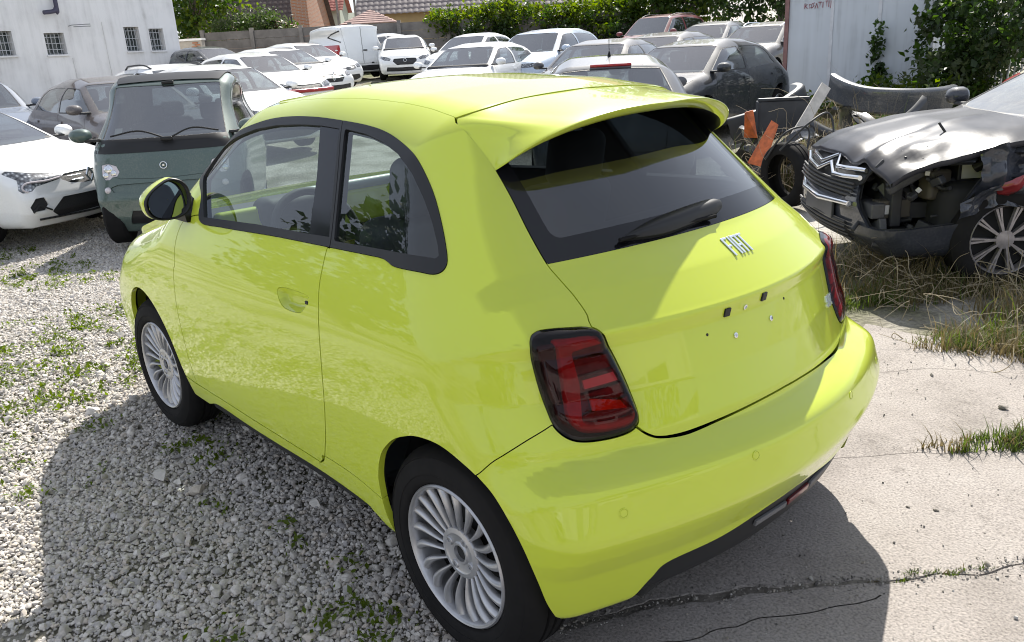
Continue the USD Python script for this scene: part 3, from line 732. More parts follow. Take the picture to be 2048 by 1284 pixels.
    gfl = rbox((2.9, 1.0, .08), .03, (1.05, 0, .24)); rbox((1.40, 1.48, .10), .03, (1.07, 0, .25), g=gfl); rbox((.5, 1.1, .3), .08, (-.15, 0, .42), g=gfl)
    obj('underbody', gfl, M['under'], car)
    # --- mirrors
    for s_ in (1, -1):
        Mx = np.diag([1, s_, 1, 1.])
        th = np.linspace(0, 2 * np.pi, 40, endpoint=False)
        def ring_(x, ky, kz, dy=0, dz=0, turn=.12, nod=0.):
            yy = np.sign(np.cos(th)) * np.abs(np.cos(th)) ** .8; zz = np.sign(np.sin(th)) * np.abs(np.sin(th)) ** .8
            zz = np.where(zz > 0, zz * (1 - .34 * np.clip(yy + .25, 0, 1.3)), zz * (1 - .16 * np.clip(yy, 0, 1)))
            q = np.stack([np.full(40, x), .822 + dy + ky * yy, 1.142 + dz + kz * zz], -1)
            q[:, 2] += np.where(q[:, 1] > .82, (q[:, 1] - .82) * -.12, 0); q[:, 0] += (q[:, 1] - .822) * -turn - .006 + (q[:, 2] - 1.142) * nod
            return q
        sh = loft([ring_(1.620, .084, .072), ring_(1.628, .091, .078), ring_(1.66, .092, .079), ring_(1.70, .083, .071), ring_(1.735, .062, .052), ring_(1.752, .032, .026), ring_(1.756, .003, .003)], closed=True)
        mr = obj('side_mirror', sh.moved(Mx), M['lime'], car)
        ri = loft([ring_(1.625, .092, .079), ring_(1.612, .090, .077), ring_(1.610, .084, .071), ring_(1.622, .078, .066)], closed=True)
        obj('mirror_rim', ri.moved(Mx), M['black_trim'], mr)
        obj('mirror_glass', loft([ring_(1.6205, .081, .069, turn=.29, nod=.12), ring_(1.6205, .04, .034, turn=.29, nod=.12), ring_(1.6205, .001, .001, turn=.29, nod=.12)], closed=True).moved(Mx), M['mirror'], mr)
        arm = loft([[(1.60 + a, .78 - .01, 1.045 + b) for a, b in ((0, 0), (.12, 0), (.10, .055), (.02, .05))], [(1.64 + a, .70, 1.065 + b) for a, b in ((-.03, -.02), (.16, -.02), (.10, .08), (0, .07))]], closed=True, caps=True)
        obj('mirror_arm', arm.moved(Mx), M['black_trim'], mr)
    # --- cabin
    for s_ in (1, -1):
        st_ = part('seat', car)
        obj('cushion', rbox((.50, .46, .16), .06, (1.02, s_ * .35, .50), trimesh.transformations.rotation_matrix(-.14, (0, 1, 0))[:3, :3]), M['cabin_grey'], st_)
        obj('backrest', rbox((.13, .45, .62), .06, (.72, s_ * .35, .82), trimesh.transformations.rotation_matrix(-.26, (0, 1, 0))[:3, :3]), M['cabin_grey'], st_)
        obj('headrest', rbox((.10, .27, .20), .05, (.60, s_ * .35, 1.21), trimesh.transformations.rotation_matrix(-.2, (0, 1, 0))[:3, :3]), M['cabin_grey'], st_)
    rs = part('rear_bench', car)
    obj('cushion', rbox((.42, 1.0, .18), .06, (.30, 0, .58)), M['cabin_dark'], rs)
    obj('backrest', rbox((.14, 1.02, .55), .06, (.05, 0, .86), trimesh.transformations.rotation_matrix(-.35, (0, 1, 0))[:3, :3]), M['cabin_dark'], rs)
    ds = rbox((.40, 1.36, .20), .07, (1.78, 0, .93)); d_ = obj('dashboard', ds, M['cabin_dark'], car)
    obj('dashboard_insert', rbox((.04, .80, .10), .018, (1.60, -.12, 1.06), trimesh.transformations.rotation_matrix(-.5, (0, 1, 0))[:3, :3]), M['insert_grey'], d_)
    obj('dashboard_band', rbox((.06, 1.34, .15), .024, (1.575, 0, .99), trimesh.transformations.rotation_matrix(.15, (0, 1, 0))[:3, :3]), M['lime'], d_)
    obj('instrument_cowl', rbox((.16, .30, .13), .05, (1.56, .35, 1.03)), M['cabin_dark'], d_)
    sw = trimesh.creation.torus(.178, .017, 40, 10); R_ = trimesh.transformations.rotation_matrix(-1.12, (0, 1, 0)); sw.apply_transform(R_); sw.apply_translation((1.36, .35, .955))
    g = Geo().mesh(sw, 60); rbox((.05, .12, .11), .03, (1.375, .35, .950), R_[:3, :3] @ trimesh.transformations.rotation_matrix(1.57, (0, 1, 0))[:3, :3], g=g)
    for a in (-1, 0, 1):
        tube([(1.375, .35, .95), (1.36 - .07 * (a == 0), .35 + .17 * a, .955 - (.155 if a == 0 else 0))], .014, 6, g)
    obj('steering_wheel', g, M['cabin_dark'], car)
    gf = rbox((2.1, 1.30, .06), .02, (.95, 0, .33)); rbox((1.36, 1.53, .05), .01, (1.08, 0, .365), g=gf); obj('cabin_floor', gf, M['cabin_dark'], car)
    obj('boot_shelf', rbox((.32, 1.0, .02), .008, (-.02, 0, 1.0)), M['cabin_dark'], car)
    return car


build_fiat()
# ---------------------------------------------------------------- ground
VF = np.array([.751, -.660]); VR = np.array([-.660, -.751])        # level directions ahead and to the right of the camera
RNG = np.random.default_rng(7)


def gz(x, y):
    """the yard is level near the hatchback and rises gently away from it"""
    d = (np.asarray(x, float) - CAM[0]) * VF[0] + (np.asarray(y, float) - CAM[1]) * VF[1] - 9.5
    s = (np.asarray(x, float) - CAM[0]) * VR[0] + (np.asarray(y, float) - CAM[1]) * VR[1]
    dip = .14 / (1 + np.exp((s + 2.9) / .35)) * np.exp(-((d + 1.2) / 2.6) ** 2)
    return .04 * np.where(d > 0, np.sqrt(d * d + 4) - 2, 0) - dip


def spot(s, d):
    """the ground point s metres to the right and d metres ahead of the camera's stand"""
    q = CAM[:2] + VF * d + VR * s
    return np.array([q[0], q[1], float(gz(*q))])


M['dirt'] = mat('yard_dirt', {'g': ('geometry', {}), 'n1': ('noise_texture', {'scale': .55, 'detail': 7, 'roughness': .62}), 'n2': ('noise_texture', {'scale': 38, 'detail': 6, 'roughness': .7}), 'v': ('voronoi_texture', {'scale': 26, 'feature': 'f1'}),
    'r': ('rgb_ramp', {'ramp': [(.36, (.115, .125, .055)), (.46, (.21, .195, .15)), (.56, (.40, .375, .335)), (.75, (.48, .455, .415))]}), 'r2': ('rgb_ramp', {'ramp': [(.2, (.35, .35, .34)), (.55, (1, 1, 1)), (.8, (1.25, 1.24, 1.2))]}),
    'm': ('mix_color', {'blend_type': 'multiply', 'fac': .85}), 'b': ('bump', {'strength': .9, 'distance': .02}), 'a': ('math', {'math_type': 'add'}), 'p': ('principled_bsdf', {'roughness': .95, 'specular_ior_level': .2})},
    [('g.position', 'n1.vector'), ('g.position', 'n2.vector'), ('g.position', 'v.vector'), ('n1.fac', 'r.fac'), ('n2.fac', 'r2.fac'), ('r.color', 'm.a'), ('r2.color', 'm.b'), ('m.result', 'p.base_color'), ('v.distance', 'a.value1'), ('n2.fac', 'a.value2'), ('a.value', 'b.height'), ('b.normal', 'p.normal')], 'p.BSDF')
M['soil'] = plain('dark_soil', (.15, .135, .115), .95, bump=(50, .6, .02), var=.5, vscale=14)
M['concrete'] = mat('old_concrete', {'g': ('geometry', {}), 'n1': ('noise_texture', {'scale': 1.3, 'detail': 8, 'roughness': .66}), 'n2': ('noise_texture', {'scale': 120, 'detail': 4, 'roughness': .6}), 'v': ('voronoi_texture', {'scale': 75}), 'n3': ('noise_texture', {'scale': 6.5, 'detail': 6, 'roughness': .7}),
    'r': ('rgb_ramp', {'ramp': [(.28, (.19, .17, .152)), (.46, (.285, .258, .236)), (.7, (.34, .315, .292))]}), 'r2': ('rgb_ramp', {'ramp': [(.30, (.42, .41, .40)), (.5, (1, 1, 1)), (.70, (1.35, 1.33, 1.3))]}), 'r3': ('rgb_ramp', {'ramp': [(.30, (.62, .61, .60)), (.42, (1, 1, 1)), (1, (1, 1, 1))]}),
    'm': ('mix_color', {'blend_type': 'multiply', 'fac': .8}), 'm2': ('mix_color', {'blend_type': 'multiply', 'fac': .8}), 'b': ('bump', {'strength': .55, 'distance': .006}), 'b2': ('bump', {'strength': .35, 'distance': .004}), 'p': ('principled_bsdf', {'roughness': .92, 'specular_ior_level': .25})},
    [('g.position', 'n1.vector'), ('g.position', 'n2.vector'), ('g.position', 'v.vector'), ('g.position', 'n3.vector'), ('n1.fac', 'r.fac'), ('n2.fac', 'r2.fac'), ('n3.fac', 'r3.fac'), ('r.color', 'm.a'), ('r2.color', 'm.b'), ('m.result', 'm2.a'), ('r3.color', 'm2.b'), ('m2.result', 'p.base_color'),
     ('n2.fac', 'b.height'), ('v.distance', 'b2.height'), ('b2.normal', 'b.normal'), ('b.normal', 'p.normal')], 'p.BSDF')


def ground_sheet():
    xs = np.unique(np.r_[np.linspace(-60, -8, 8), np.linspace(-8, 16, 60), np.linspace(16, 90, 38), np.linspace(90, 900, 8)])
    ys = np.unique(np.r_[np.linspace(-900, -80, 8), np.linspace(-80, -12, 36), np.linspace(-12, 8, 50), np.linspace(8, 120, 10)])
    X, Y = np.meshgrid(xs, ys, indexing='ij')
    Z = np.minimum(gz(X, Y), 1.75) - .025
    Z = Z + (meshkit.fbm(np.stack([X, Y, 0 * X], -1) * .5, 3, 3) - .5) * .05 * np.clip((np.hypot(X - 1.2, Y) - 5) / 6, 0, 1)
    g = loft(np.stack([X, Y, Z], -1))
    v, f, n = g.arrays()
    h = Geo(); h.add(v, f[:, ::-1] if n[:, 2].mean() < 0 else f, n * (1 if n[:, 2].mean() > 0 else -1))
    tag(obj('ground', h, M['dirt']), 'gravel and dirt ground of the car yard', 'ground', kind='structure')


ground_sheet()


def wobble(P, amp, scale, seed):
    P = np.asarray(P, float); L = LineString(P); n = int(L.length / .03) + 2
    q = np.array([L.interpolate(t, normalized=True).coords[0] for t in np.linspace(0, 1, n)])
    d = np.stack([meshkit.fbm(np.c_[q, 0 * q[:, 0] + k * 9.] * scale, 4, seed) - .5 for k in (0, 1)], -1)
    return q + d * amp


def pavement():
    """old concrete slabs with a wide broken crack and narrow joints; each slab its own piece"""
    edge = wobble([(-.42, 3.6), (-.30, 1.6), (-.10, .62), (.10, -.9), (.42, -2.55)], .10, 3., 11)
    far = wobble([(.42, -2.55), (.10, -2.56), (-.25, -2.68), (-.7, -3.0), (-2.2, -4.6), (-5.5, -6.5)], .16, 2.4, 12)
    poly = Polygon(np.vstack([edge, far, [(-9, -6.5), (-9, 3.6)]])).buffer(0)
    crack = wobble([(-.02, .62), (-.17, .50), (-.22, .36), (-.25, .24), (-.35, .14), (-.42, .02), (-.50, -.06), (-.58, -.18), (-.68, -.30), (-.78, -.41), (-.88, -.54), (-.97, -.68), (-1.5, -1.5), (-2.6, -3.2), (-4, -5.5)], .05, 9, 13)
    w = np.interp(np.linspace(0, 1, len(crack)), [0, .05, .09, .13, .2, .3, .4, .5, 1], [.022, .026, .034, .018, .006, .004, .005, .004, .004])
    wn = .4 + 1.2 * meshkit.fbm(np.c_[crack, 0 * crack[:, 0]] * 14, 3, 5)
    gap = unary_union([LineString(crack[i:i + 2]).buffer(max(.004, .62 * w[i] * wn[i])) for i in range(len(crack) - 1)])
    side = wobble([(-.20, .60), (-.33, .46), (-.42, .36), (-.47, .24), (-.53, .12), (-.62, -.02), (-.72, -.22)], .05, 10, 21)
    pot = unary_union([gap, LineString(side).buffer(.0022)])
    lines = [wobble([(.9, -1.3), (.07, -1.9), (-.11, -2.12), (-.46, -2.3), (-1.6, -3.4)], .05, 5, 14), wobble([(.7, .1), (-.17, -.9), (-.5, -1.27), (-.7, -1.51), (-2, -3)], .04, 6, 15), wobble([(-.97, -.68), (-1.2, -.2), (-1.4, .6), (-1.6, 2.6)], .04, 6, 16)]
    cut = unary_union([pot] + [LineString(q).buffer(.0018) for q in lines])
    root = thing('concrete_pavement', 'cracked old concrete paving under and behind the lime hatchback', 'pavement', kind='structure')
    for q in shapely.get_parts(poly.difference(cut)):
        if q.geom_type != 'Polygon' or q.area < .002:
            continue
        U, F = fill(q, .06)
        v = np.c_[U, 0 * U[:, 0]]
        v[:, 2] = (meshkit.fbm(v * 2.2, 4, 9) - .5) * .012 - np.clip(.02 - shapely.distance(q.exterior, shapely.points(U)), 0, .02) * .35
        g = Geo(); nz = np.zeros_like(v); nz[:, 2] = 1; g.add(v, F, nz)
        for ring in [q.exterior, *q.interiors]:
            c = shapely.get_coordinates(ring.segmentize(.05)); k = len(c)
            z = (meshkit.fbm(np.c_[c, 0 * c[:, 0]] * 2.2, 4, 9) - .5) * .012 - .007
            i = np.arange(k - 1)
            g.add(np.vstack([np.c_[c, z], np.c_[c, z - .05]]), np.stack([i, i + 1, i + 1 + k, i + k], -1))
        obj('slab', g, M['concrete'], root)
    # dark soil in the crack
    U, F = fill(unary_union([LineString(crack).buffer(.14), LineString(side).buffer(.08)]).intersection(poly.buffer(.02)), .05)
    v = np.c_[U, -.010 + .012 * (meshkit.fbm(np.c_[U, 0 * U[:, 0]] * 16, 3, 4) - .5)]
    obj('crack_soil', Geo().add(v, F), M['soil'], root)
    return poly, crack


PAVE, CRACK = pavement()


def stone_protos():
    P = []
    for k in range(7):
        r = np.random.default_rng(50 + k)
        d = r.normal(size=(22, 3)); d /= np.linalg.norm(d, axis=1, keepdims=True)
        q = trimesh.Trimesh(d * r.uniform(.78, 1.12, (22, 1)) * [1.15, .9, .66]).convex_hull
        P.append(q)
    return P


def point_instances(path, protos, mats, pos, scale, quat, which, label, cat):
    """many small alike pieces as one object"""
    pi = UsdGeom.PointInstancer.Define(stage, path)
    for k, q in enumerate(protos):
        m = obj(f'stone_kind', q, mats[k % len(mats)], pi.GetPrim())
        pi.CreatePrototypesRel().AddTarget(m.GetPath())
    pi.CreatePositionsAttr(Vt.Vec3fArray.FromNumpy(pos.astype(np.float32))); pi.CreateScalesAttr(Vt.Vec3fArray.FromNumpy(scale.astype(np.float32)))
    pi.CreateOrientationsAttr([Gf.Quath(*map(float, q)) for q in quat]); pi.CreateProtoIndicesAttr(Vt.IntArray.FromNumpy(which.astype(np.int32)))
    return tag(pi, label, cat, kind='stuff')


def gravel():
    r = np.random.default_rng(3)
    n = 300000
    x = -.6 + 10.2 * r.random(n) ** 1.25; y = r.uniform(-2.6, 3.0, n) if False else r.uniform(-1.0, 2.6, n)
    keep = ~shapely.contains_xy(PAVE.buffer(-.03), x, y)
    keep &= ~((x < 2.6) & (y < .35)) & ~((x > 2.9) & (y < -.6) & (x < 3.4))
    # bare patches and thinner cover where weeds grow
    keep &= meshkit.fbm(np.c_[x, y, 0 * x] * 1.1, 4, 8) + r.normal(size=n) * .05 > .25
    x, y = x[keep], y[keep]; m = len(x)
    s = .0066 * np.exp(r.normal(size=m) * .38); s[r.random(m) < .006] *= 1.8
    q = np.c_[np.cos(yaw := r.uniform(0, 3.14, m)), r.normal(size=m) * .28, r.normal(size=m) * .28, np.sin(yaw)]; q /= np.linalg.norm(q, axis=1, keepdims=True)
    tones = [(.45, .415, .375), (.50, .47, .43), (.39, .365, .335), (.55, .52, .475), (.46, .41, .355), (.37, .35, .335), (.52, .485, .445)]
    mats = [plain(f'gravel_stone_{k}', c, .9, var=.25, vscale=60, spec=.25) for k, c in enumerate(tones)]
    z = gz(x, y) - .022 + s * r.uniform(.1, .9, m)
    point_instances('/World/gravel', stone_protos(), mats, np.c_[x, y, z], np.c_[s, s, s], q, r.integers(0, 7, m), 'loose pale grey gravel beside the lime hatchback', 'gravel')


gravel()


def grit():
    """crumbs and small stones lying on the concrete, most of them along the crack"""
    r = np.random.default_rng(17); L = LineString(CRACK); n1, n2 = 1500, 900
    a = np.array([L.interpolate(t).coords[0] for t in r.uniform(0, 3.2, n1)]) + r.normal(size=(n1, 2)) * np.where(r.random((n1, 1)) < .7, .018, .07)
    b = np.c_[r.uniform(-1.6, .4, n2), r.uniform(-2.6, .6, n2)]
    P = np.vstack([a, b]); P = P[shapely.contains_xy(PAVE, P[:, 0], P[:, 1])]; m = len(P)
    s = .0022 * np.exp(r.normal(size=m) * .55); q = r.normal(size=(m, 4)); q /= np.linalg.norm(q, axis=1, keepdims=True)
    mats = [plain(f'grit_stone_{k}', c, .9) for k, c in enumerate([(.12, .11, .10), (.22, .20, .18), (.34, .32, .29), (.07, .065, .06), (.28, .25, .21), (.16, .15, .13), (.40, .38, .35)])]
    point_instances('/World/grit', stone_protos(), mats, np.c_[P, .004 * np.ones(m) - .004 * (np.arange(m) < len(a))], np.c_[s, s, s], q, r.integers(0, 7, m), 'grit and crumbs scattered over the concrete', 'grit')


grit()
# ---------------------------------------------------------------- buildings, walls, plants
def W3(s, d, z=None):
    """s right and d ahead of the camera's stand, at a level height z (or on the ground)"""
    q = spot(s, d)
    return q if z is None else np.array([q[0], q[1], z])


def slab(P0, P1, z0, z1, thick, g=None, back=0.):
    """an upright slab from P0 to P1, its face on that line, thickness going away from the camera"""
    P0, P1 = np.asarray(P0, float)[:2], np.asarray(P1, float)[:2]
    u = (P1 - P0) / np.linalg.norm(P1 - P0); n = np.array([-u[1], u[0]])
    if n @ VF < 0:
        n = -n
    a, b = P0 + n * back, P1 + n * back; c, e = b + n * thick, a + n * thick
    v = [(*q, z) for z in (z0, z1) for q in (a, b, c, e)]
    F = [(0, 1, 5, 4), (1, 2, 6, 5), (2, 3, 7, 6), (3, 0, 4, 7), (4, 5, 6, 7), (3, 2, 1, 0)]
    m = trimesh.Trimesh(np.array(v), np.vstack([[(f[0], f[1], f[2]), (f[0], f[2], f[3])] for f in F]), process=False); m.fix_normals()
    return (g or Geo()).mesh(m, 20)


M['render_white'] = mat('white_render', {'g': ('geometry', {}), 'n': ('noise_texture', {'scale': .8, 'detail': 8, 'roughness': .65}), 'mp': ('mapping', {'scale': (3.5, 3.5, .25)}), 'n3': ('noise_texture', {'scale': 1., 'detail': 5, 'roughness': .6}), 'av': ('math', {'math_type': 'multiply_add', 'value2': .5}), 'hv': ('math', {'math_type': 'multiply', 'value2': .5}), 'n2': ('noise_texture', {'scale': 40, 'detail': 3}), 'r': ('rgb_ramp', {'ramp': [(.34, (.47, .455, .44)), (.44, (.62, .61, .60)), (.54, (.70, .69, .68)), (.75, (.72, .71, .70))]}), 'b': ('bump', {'strength': .3, 'distance': .01}), 'p': ('principled_bsdf', {'roughness': .9})},
    [('g.position', 'n.vector'), ('g.position', 'n2.vector'), ('g.position', 'mp.vector'), ('mp.vector', 'n3.vector'), ('n.fac', 'hv.value1'), ('n3.fac', 'av.value1'), ('hv.value', 'av.value3'), ('av.value', 'r.fac'), ('r.color', 'p.base_color'), ('n2.fac', 'b.height'), ('b.normal', 'p.normal')], 'p.BSDF')
M['old_panel'] = plain('fence_concrete', (.155, .142, .130), .95, var=.35, vscale=2.2, bump=(30, .5, .01))
M['old_post'] = plain('fence_post_concrete', (.19, .175, .16), .95, var=.3, vscale=3, bump=(30, .5, .01))
M['dark_pipe'] = plain('dark_pipe', (.05, .045, .075), .5)
M['frame_grey'] = plain('window_frame_grey', (.22, .23, .23), .6)
M['bar_white'] = plain('painted_bar', (.55, .56, .58), .55, var=.15)
M['window_dark'] = plain('window_dark_glass', (.035, .045, .045), .08, coat=.5, var=.5, vscale=3)
M['brown_tile'] = plain('brown_roof_tile', (.075, .055, .050), .8, var=.35, vscale=5)
M['grey_tile'] = plain('grey_roof_tile', (.20, .17, .165), .7, var=.35, vscale=6)
M['pink_tile'] = plain('pale_roof_tile', (.36, .24, .21), .85, var=.3, vscale=6)
M['red_tile'] = plain('red_roof_tile', (.32, .11, .085), .85, var=.25, vscale=6)
M['brick_wall'] = mat('orange_brick', {'g': ('geometry', {}), 'mp': ('mapping', {'rotation': (1.5708, 0, 0)}), 'k': ('brick_texture', {'color1': (.38, .16, .075), 'color2': (.31, .12, .06), 'mortar': (.30, .27, .23), 'scale': 1., 'mortar_size': .012, 'brick_width': .25, 'row_height': .075}), 'p': ('principled_bsdf', {'roughness': .9})},
    [('g.position', 'mp.vector'), ('mp.vector', 'k.vector'), ('k.color', 'p.base_color')], 'p.BSDF')
M['yellow_wall'] = plain('yellow_wall', (.40, .29, .15), .9, var=.15, vscale=2)
M['green_wall'] = plain('pale_green_wall', (.34, .37, .31), .9, var=.12, vscale=2)
M['cream_wall'] = plain('cream_wall', (.52, .47, .40), .9, var=.12)
M['shed_sheet'] = mat('white_metal_sheet', {'g': ('geometry', {}), 'n': ('noise_texture', {'scale': 1.1, 'detail': 7, 'roughness': .6}), 'mp': ('mapping', {'scale': (9, 9, .5)}), 'n2': ('noise_texture', {'scale': 1.0, 'detail': 5}), 'mx': ('math', {'math_type': 'multiply'}), 'r': ('rgb_ramp', {'ramp': [(.10, (.36, .38, .40)), (.24, (.50, .53, .56)), (.5, (.56, .59, .63))]}), 'p': ('principled_bsdf', {'roughness': .55})},
    [('g.position', 'n.vector'), ('g.position', 'mp.vector'), ('mp.vector', 'n2.vector'), ('n.fac', 'mx.value1'), ('n2.fac', 'mx.value2'), ('mx.value', 'r.fac'), ('r.color', 'p.base_color')], 'p.BSDF')
M['rust_post'] = plain('rusty_post', (.22, .12, .11), .8, var=.3)
M['spray_red'] = plain('red_spray_paint', (.30, .06, .08), .8)


def leaf_mat(name, a, b, tr=.35):
    return mat(name, {'g': ('geometry', {}), 'r': ('rgb_ramp', {'ramp': [(0, a), (.6, b), (1, tuple(min(1, c * 1.5) for c in b))]}), 'd': ('principled_bsdf', {'roughness': .5, 'specular_ior_level': .35}), 't': ('translucent_bsdf', {}), 'm': ('mix_closure', {'fac': tr}),
                      'h': ('hsv', {'saturation': 1.15, 'value': 1.9})},
               [('g.random_per_island', 'r.fac'), ('r.color', 'd.base_color'), ('r.color', 'h.color'), ('h.color', 't.color'), ('d.BSDF', 'm.closure1'), ('t.BSDF', 'm.closure2')], 'm.closure')


M['leaf_mid'] = leaf_mat('mid_green_leaf', (.045, .085, .014), (.11, .18, .03))
M['leaf_bright'] = leaf_mat('bright_green_leaf', (.085, .12, .014), (.22, .26, .04), .5)
M['leaf_dark'] = leaf_mat('dark_green_leaf', (.024, .046, .012), (.060, .10, .026), .3)
M['leaf_pale'] = leaf_mat('pale_green_leaf', (.07, .09, .04), (.15, .17, .08), .35)
M['bark'] = plain('bark', (.13, .105, .085), .95, var=.4, vscale=9, bump=(18, .8, .02))
M['dry_stem'] = plain('dry_stem', (.30, .25, .17), .9, var=.35, vscale=20)
M['grass_green'] = leaf_mat('green_grass_blade', (.07, .10, .02), (.20, .24, .05), .4)
M['grass_dry'] = leaf_mat('dry_grass_blade', (.15, .12, .06), (.30, .25, .14), .25)


def leaves(C, size, rng, shape=1.5, up=.35):
    """leaf-sized faces (two triangles each, folded along the midrib) at the points C"""
    n = len(C); d = rng.normal(size=(n, 3)); d[:, 2] -= .2; d /= np.linalg.norm(d, axis=1, keepdims=True)
    nn = rng.normal(size=(n, 3)); nn[:, 2] = np.abs(nn[:, 2]) + up; s_ = np.cross(d, nn); s_ /= np.maximum(np.linalg.norm(s_, axis=1, keepdims=True), 1e-6); nn = np.cross(s_, d)
    L = (size * np.exp(rng.normal(size=n) * .25))[:, None]; w = L / shape * .5
    P = np.stack([C, C + d * L * .45 + s_ * w + nn * L * .10, C + d * L, C + d * L * .45 - s_ * w + nn * L * .10], 1)
    i = np.arange(n)[:, None] * 4
    return P.reshape(-1, 3), np.vstack([i + [0, 1, 2], i + [0, 2, 3]])


def crown_points(rng, blobs, n, clump=.22, shell=.55):
    """points gathered in clumps through the volume of several ellipsoids"""
    blobs = np.asarray(blobs, float); vol = np.prod(blobs[:, 3:6], axis=1); pick = rng.choice(len(blobs), size=max(4, n // 28), p=vol / vol.sum())
    d = rng.normal(size=(len(pick), 3)); d /= np.linalg.norm(d, axis=1, keepdims=True)
    r = rng.random(len(pick)) ** (1 / 3 * (1 - shell) + .02)
    c = blobs[pick, :3] + d * r[:, None] * blobs[pick, 3:6]
    k = rng.integers(0, len(pick), n)
    return c[k] + rng.normal(size=(n, 3)) * clump


def plant(name, label, cat, blobs, n, size, mats, seed, trunk=None, clump=.22, group=None, leafname='crown', kind=None):
    rng = np.random.default_rng(seed); b = np.asarray(blobs, float)
    base = np.array([b[0, 0], b[0, 1], float(gz(b[0, 0], b[0, 1]))])
    t = thing(name, label, cat, base, 0, group, kind)
    for k, m in enumerate(mats):
        P = crown_points(rng, b, n // len(mats), clump)
        P[:, 2] = np.maximum(P[:, 2], base[2] + .02)
        v, f = leaves(P - base, size, rng); obj(leafname, Geo().add(v, f), m, t)
    if trunk:
        g = Geo(); top = np.array([b[0, 0], b[0, 1], b[0, 2]]) - base
        tube([(0, 0, -.1), top * .5 + [rng.normal() * .06, rng.normal() * .06, 0], top], [trunk, trunk * .8, trunk * .45], 10, g)
        for q in b:
            e = q[:3] + rng.normal(size=3) * q[3:6] * .3 - base; s0 = top * rng.uniform(.45, .9)
            tube([s0, .5 * (s0 + e) + [0, 0, .1], e], [trunk * .4, trunk * .25, trunk * .08], 6, g)
        obj('trunk', g, M['bark'], t)
    return t


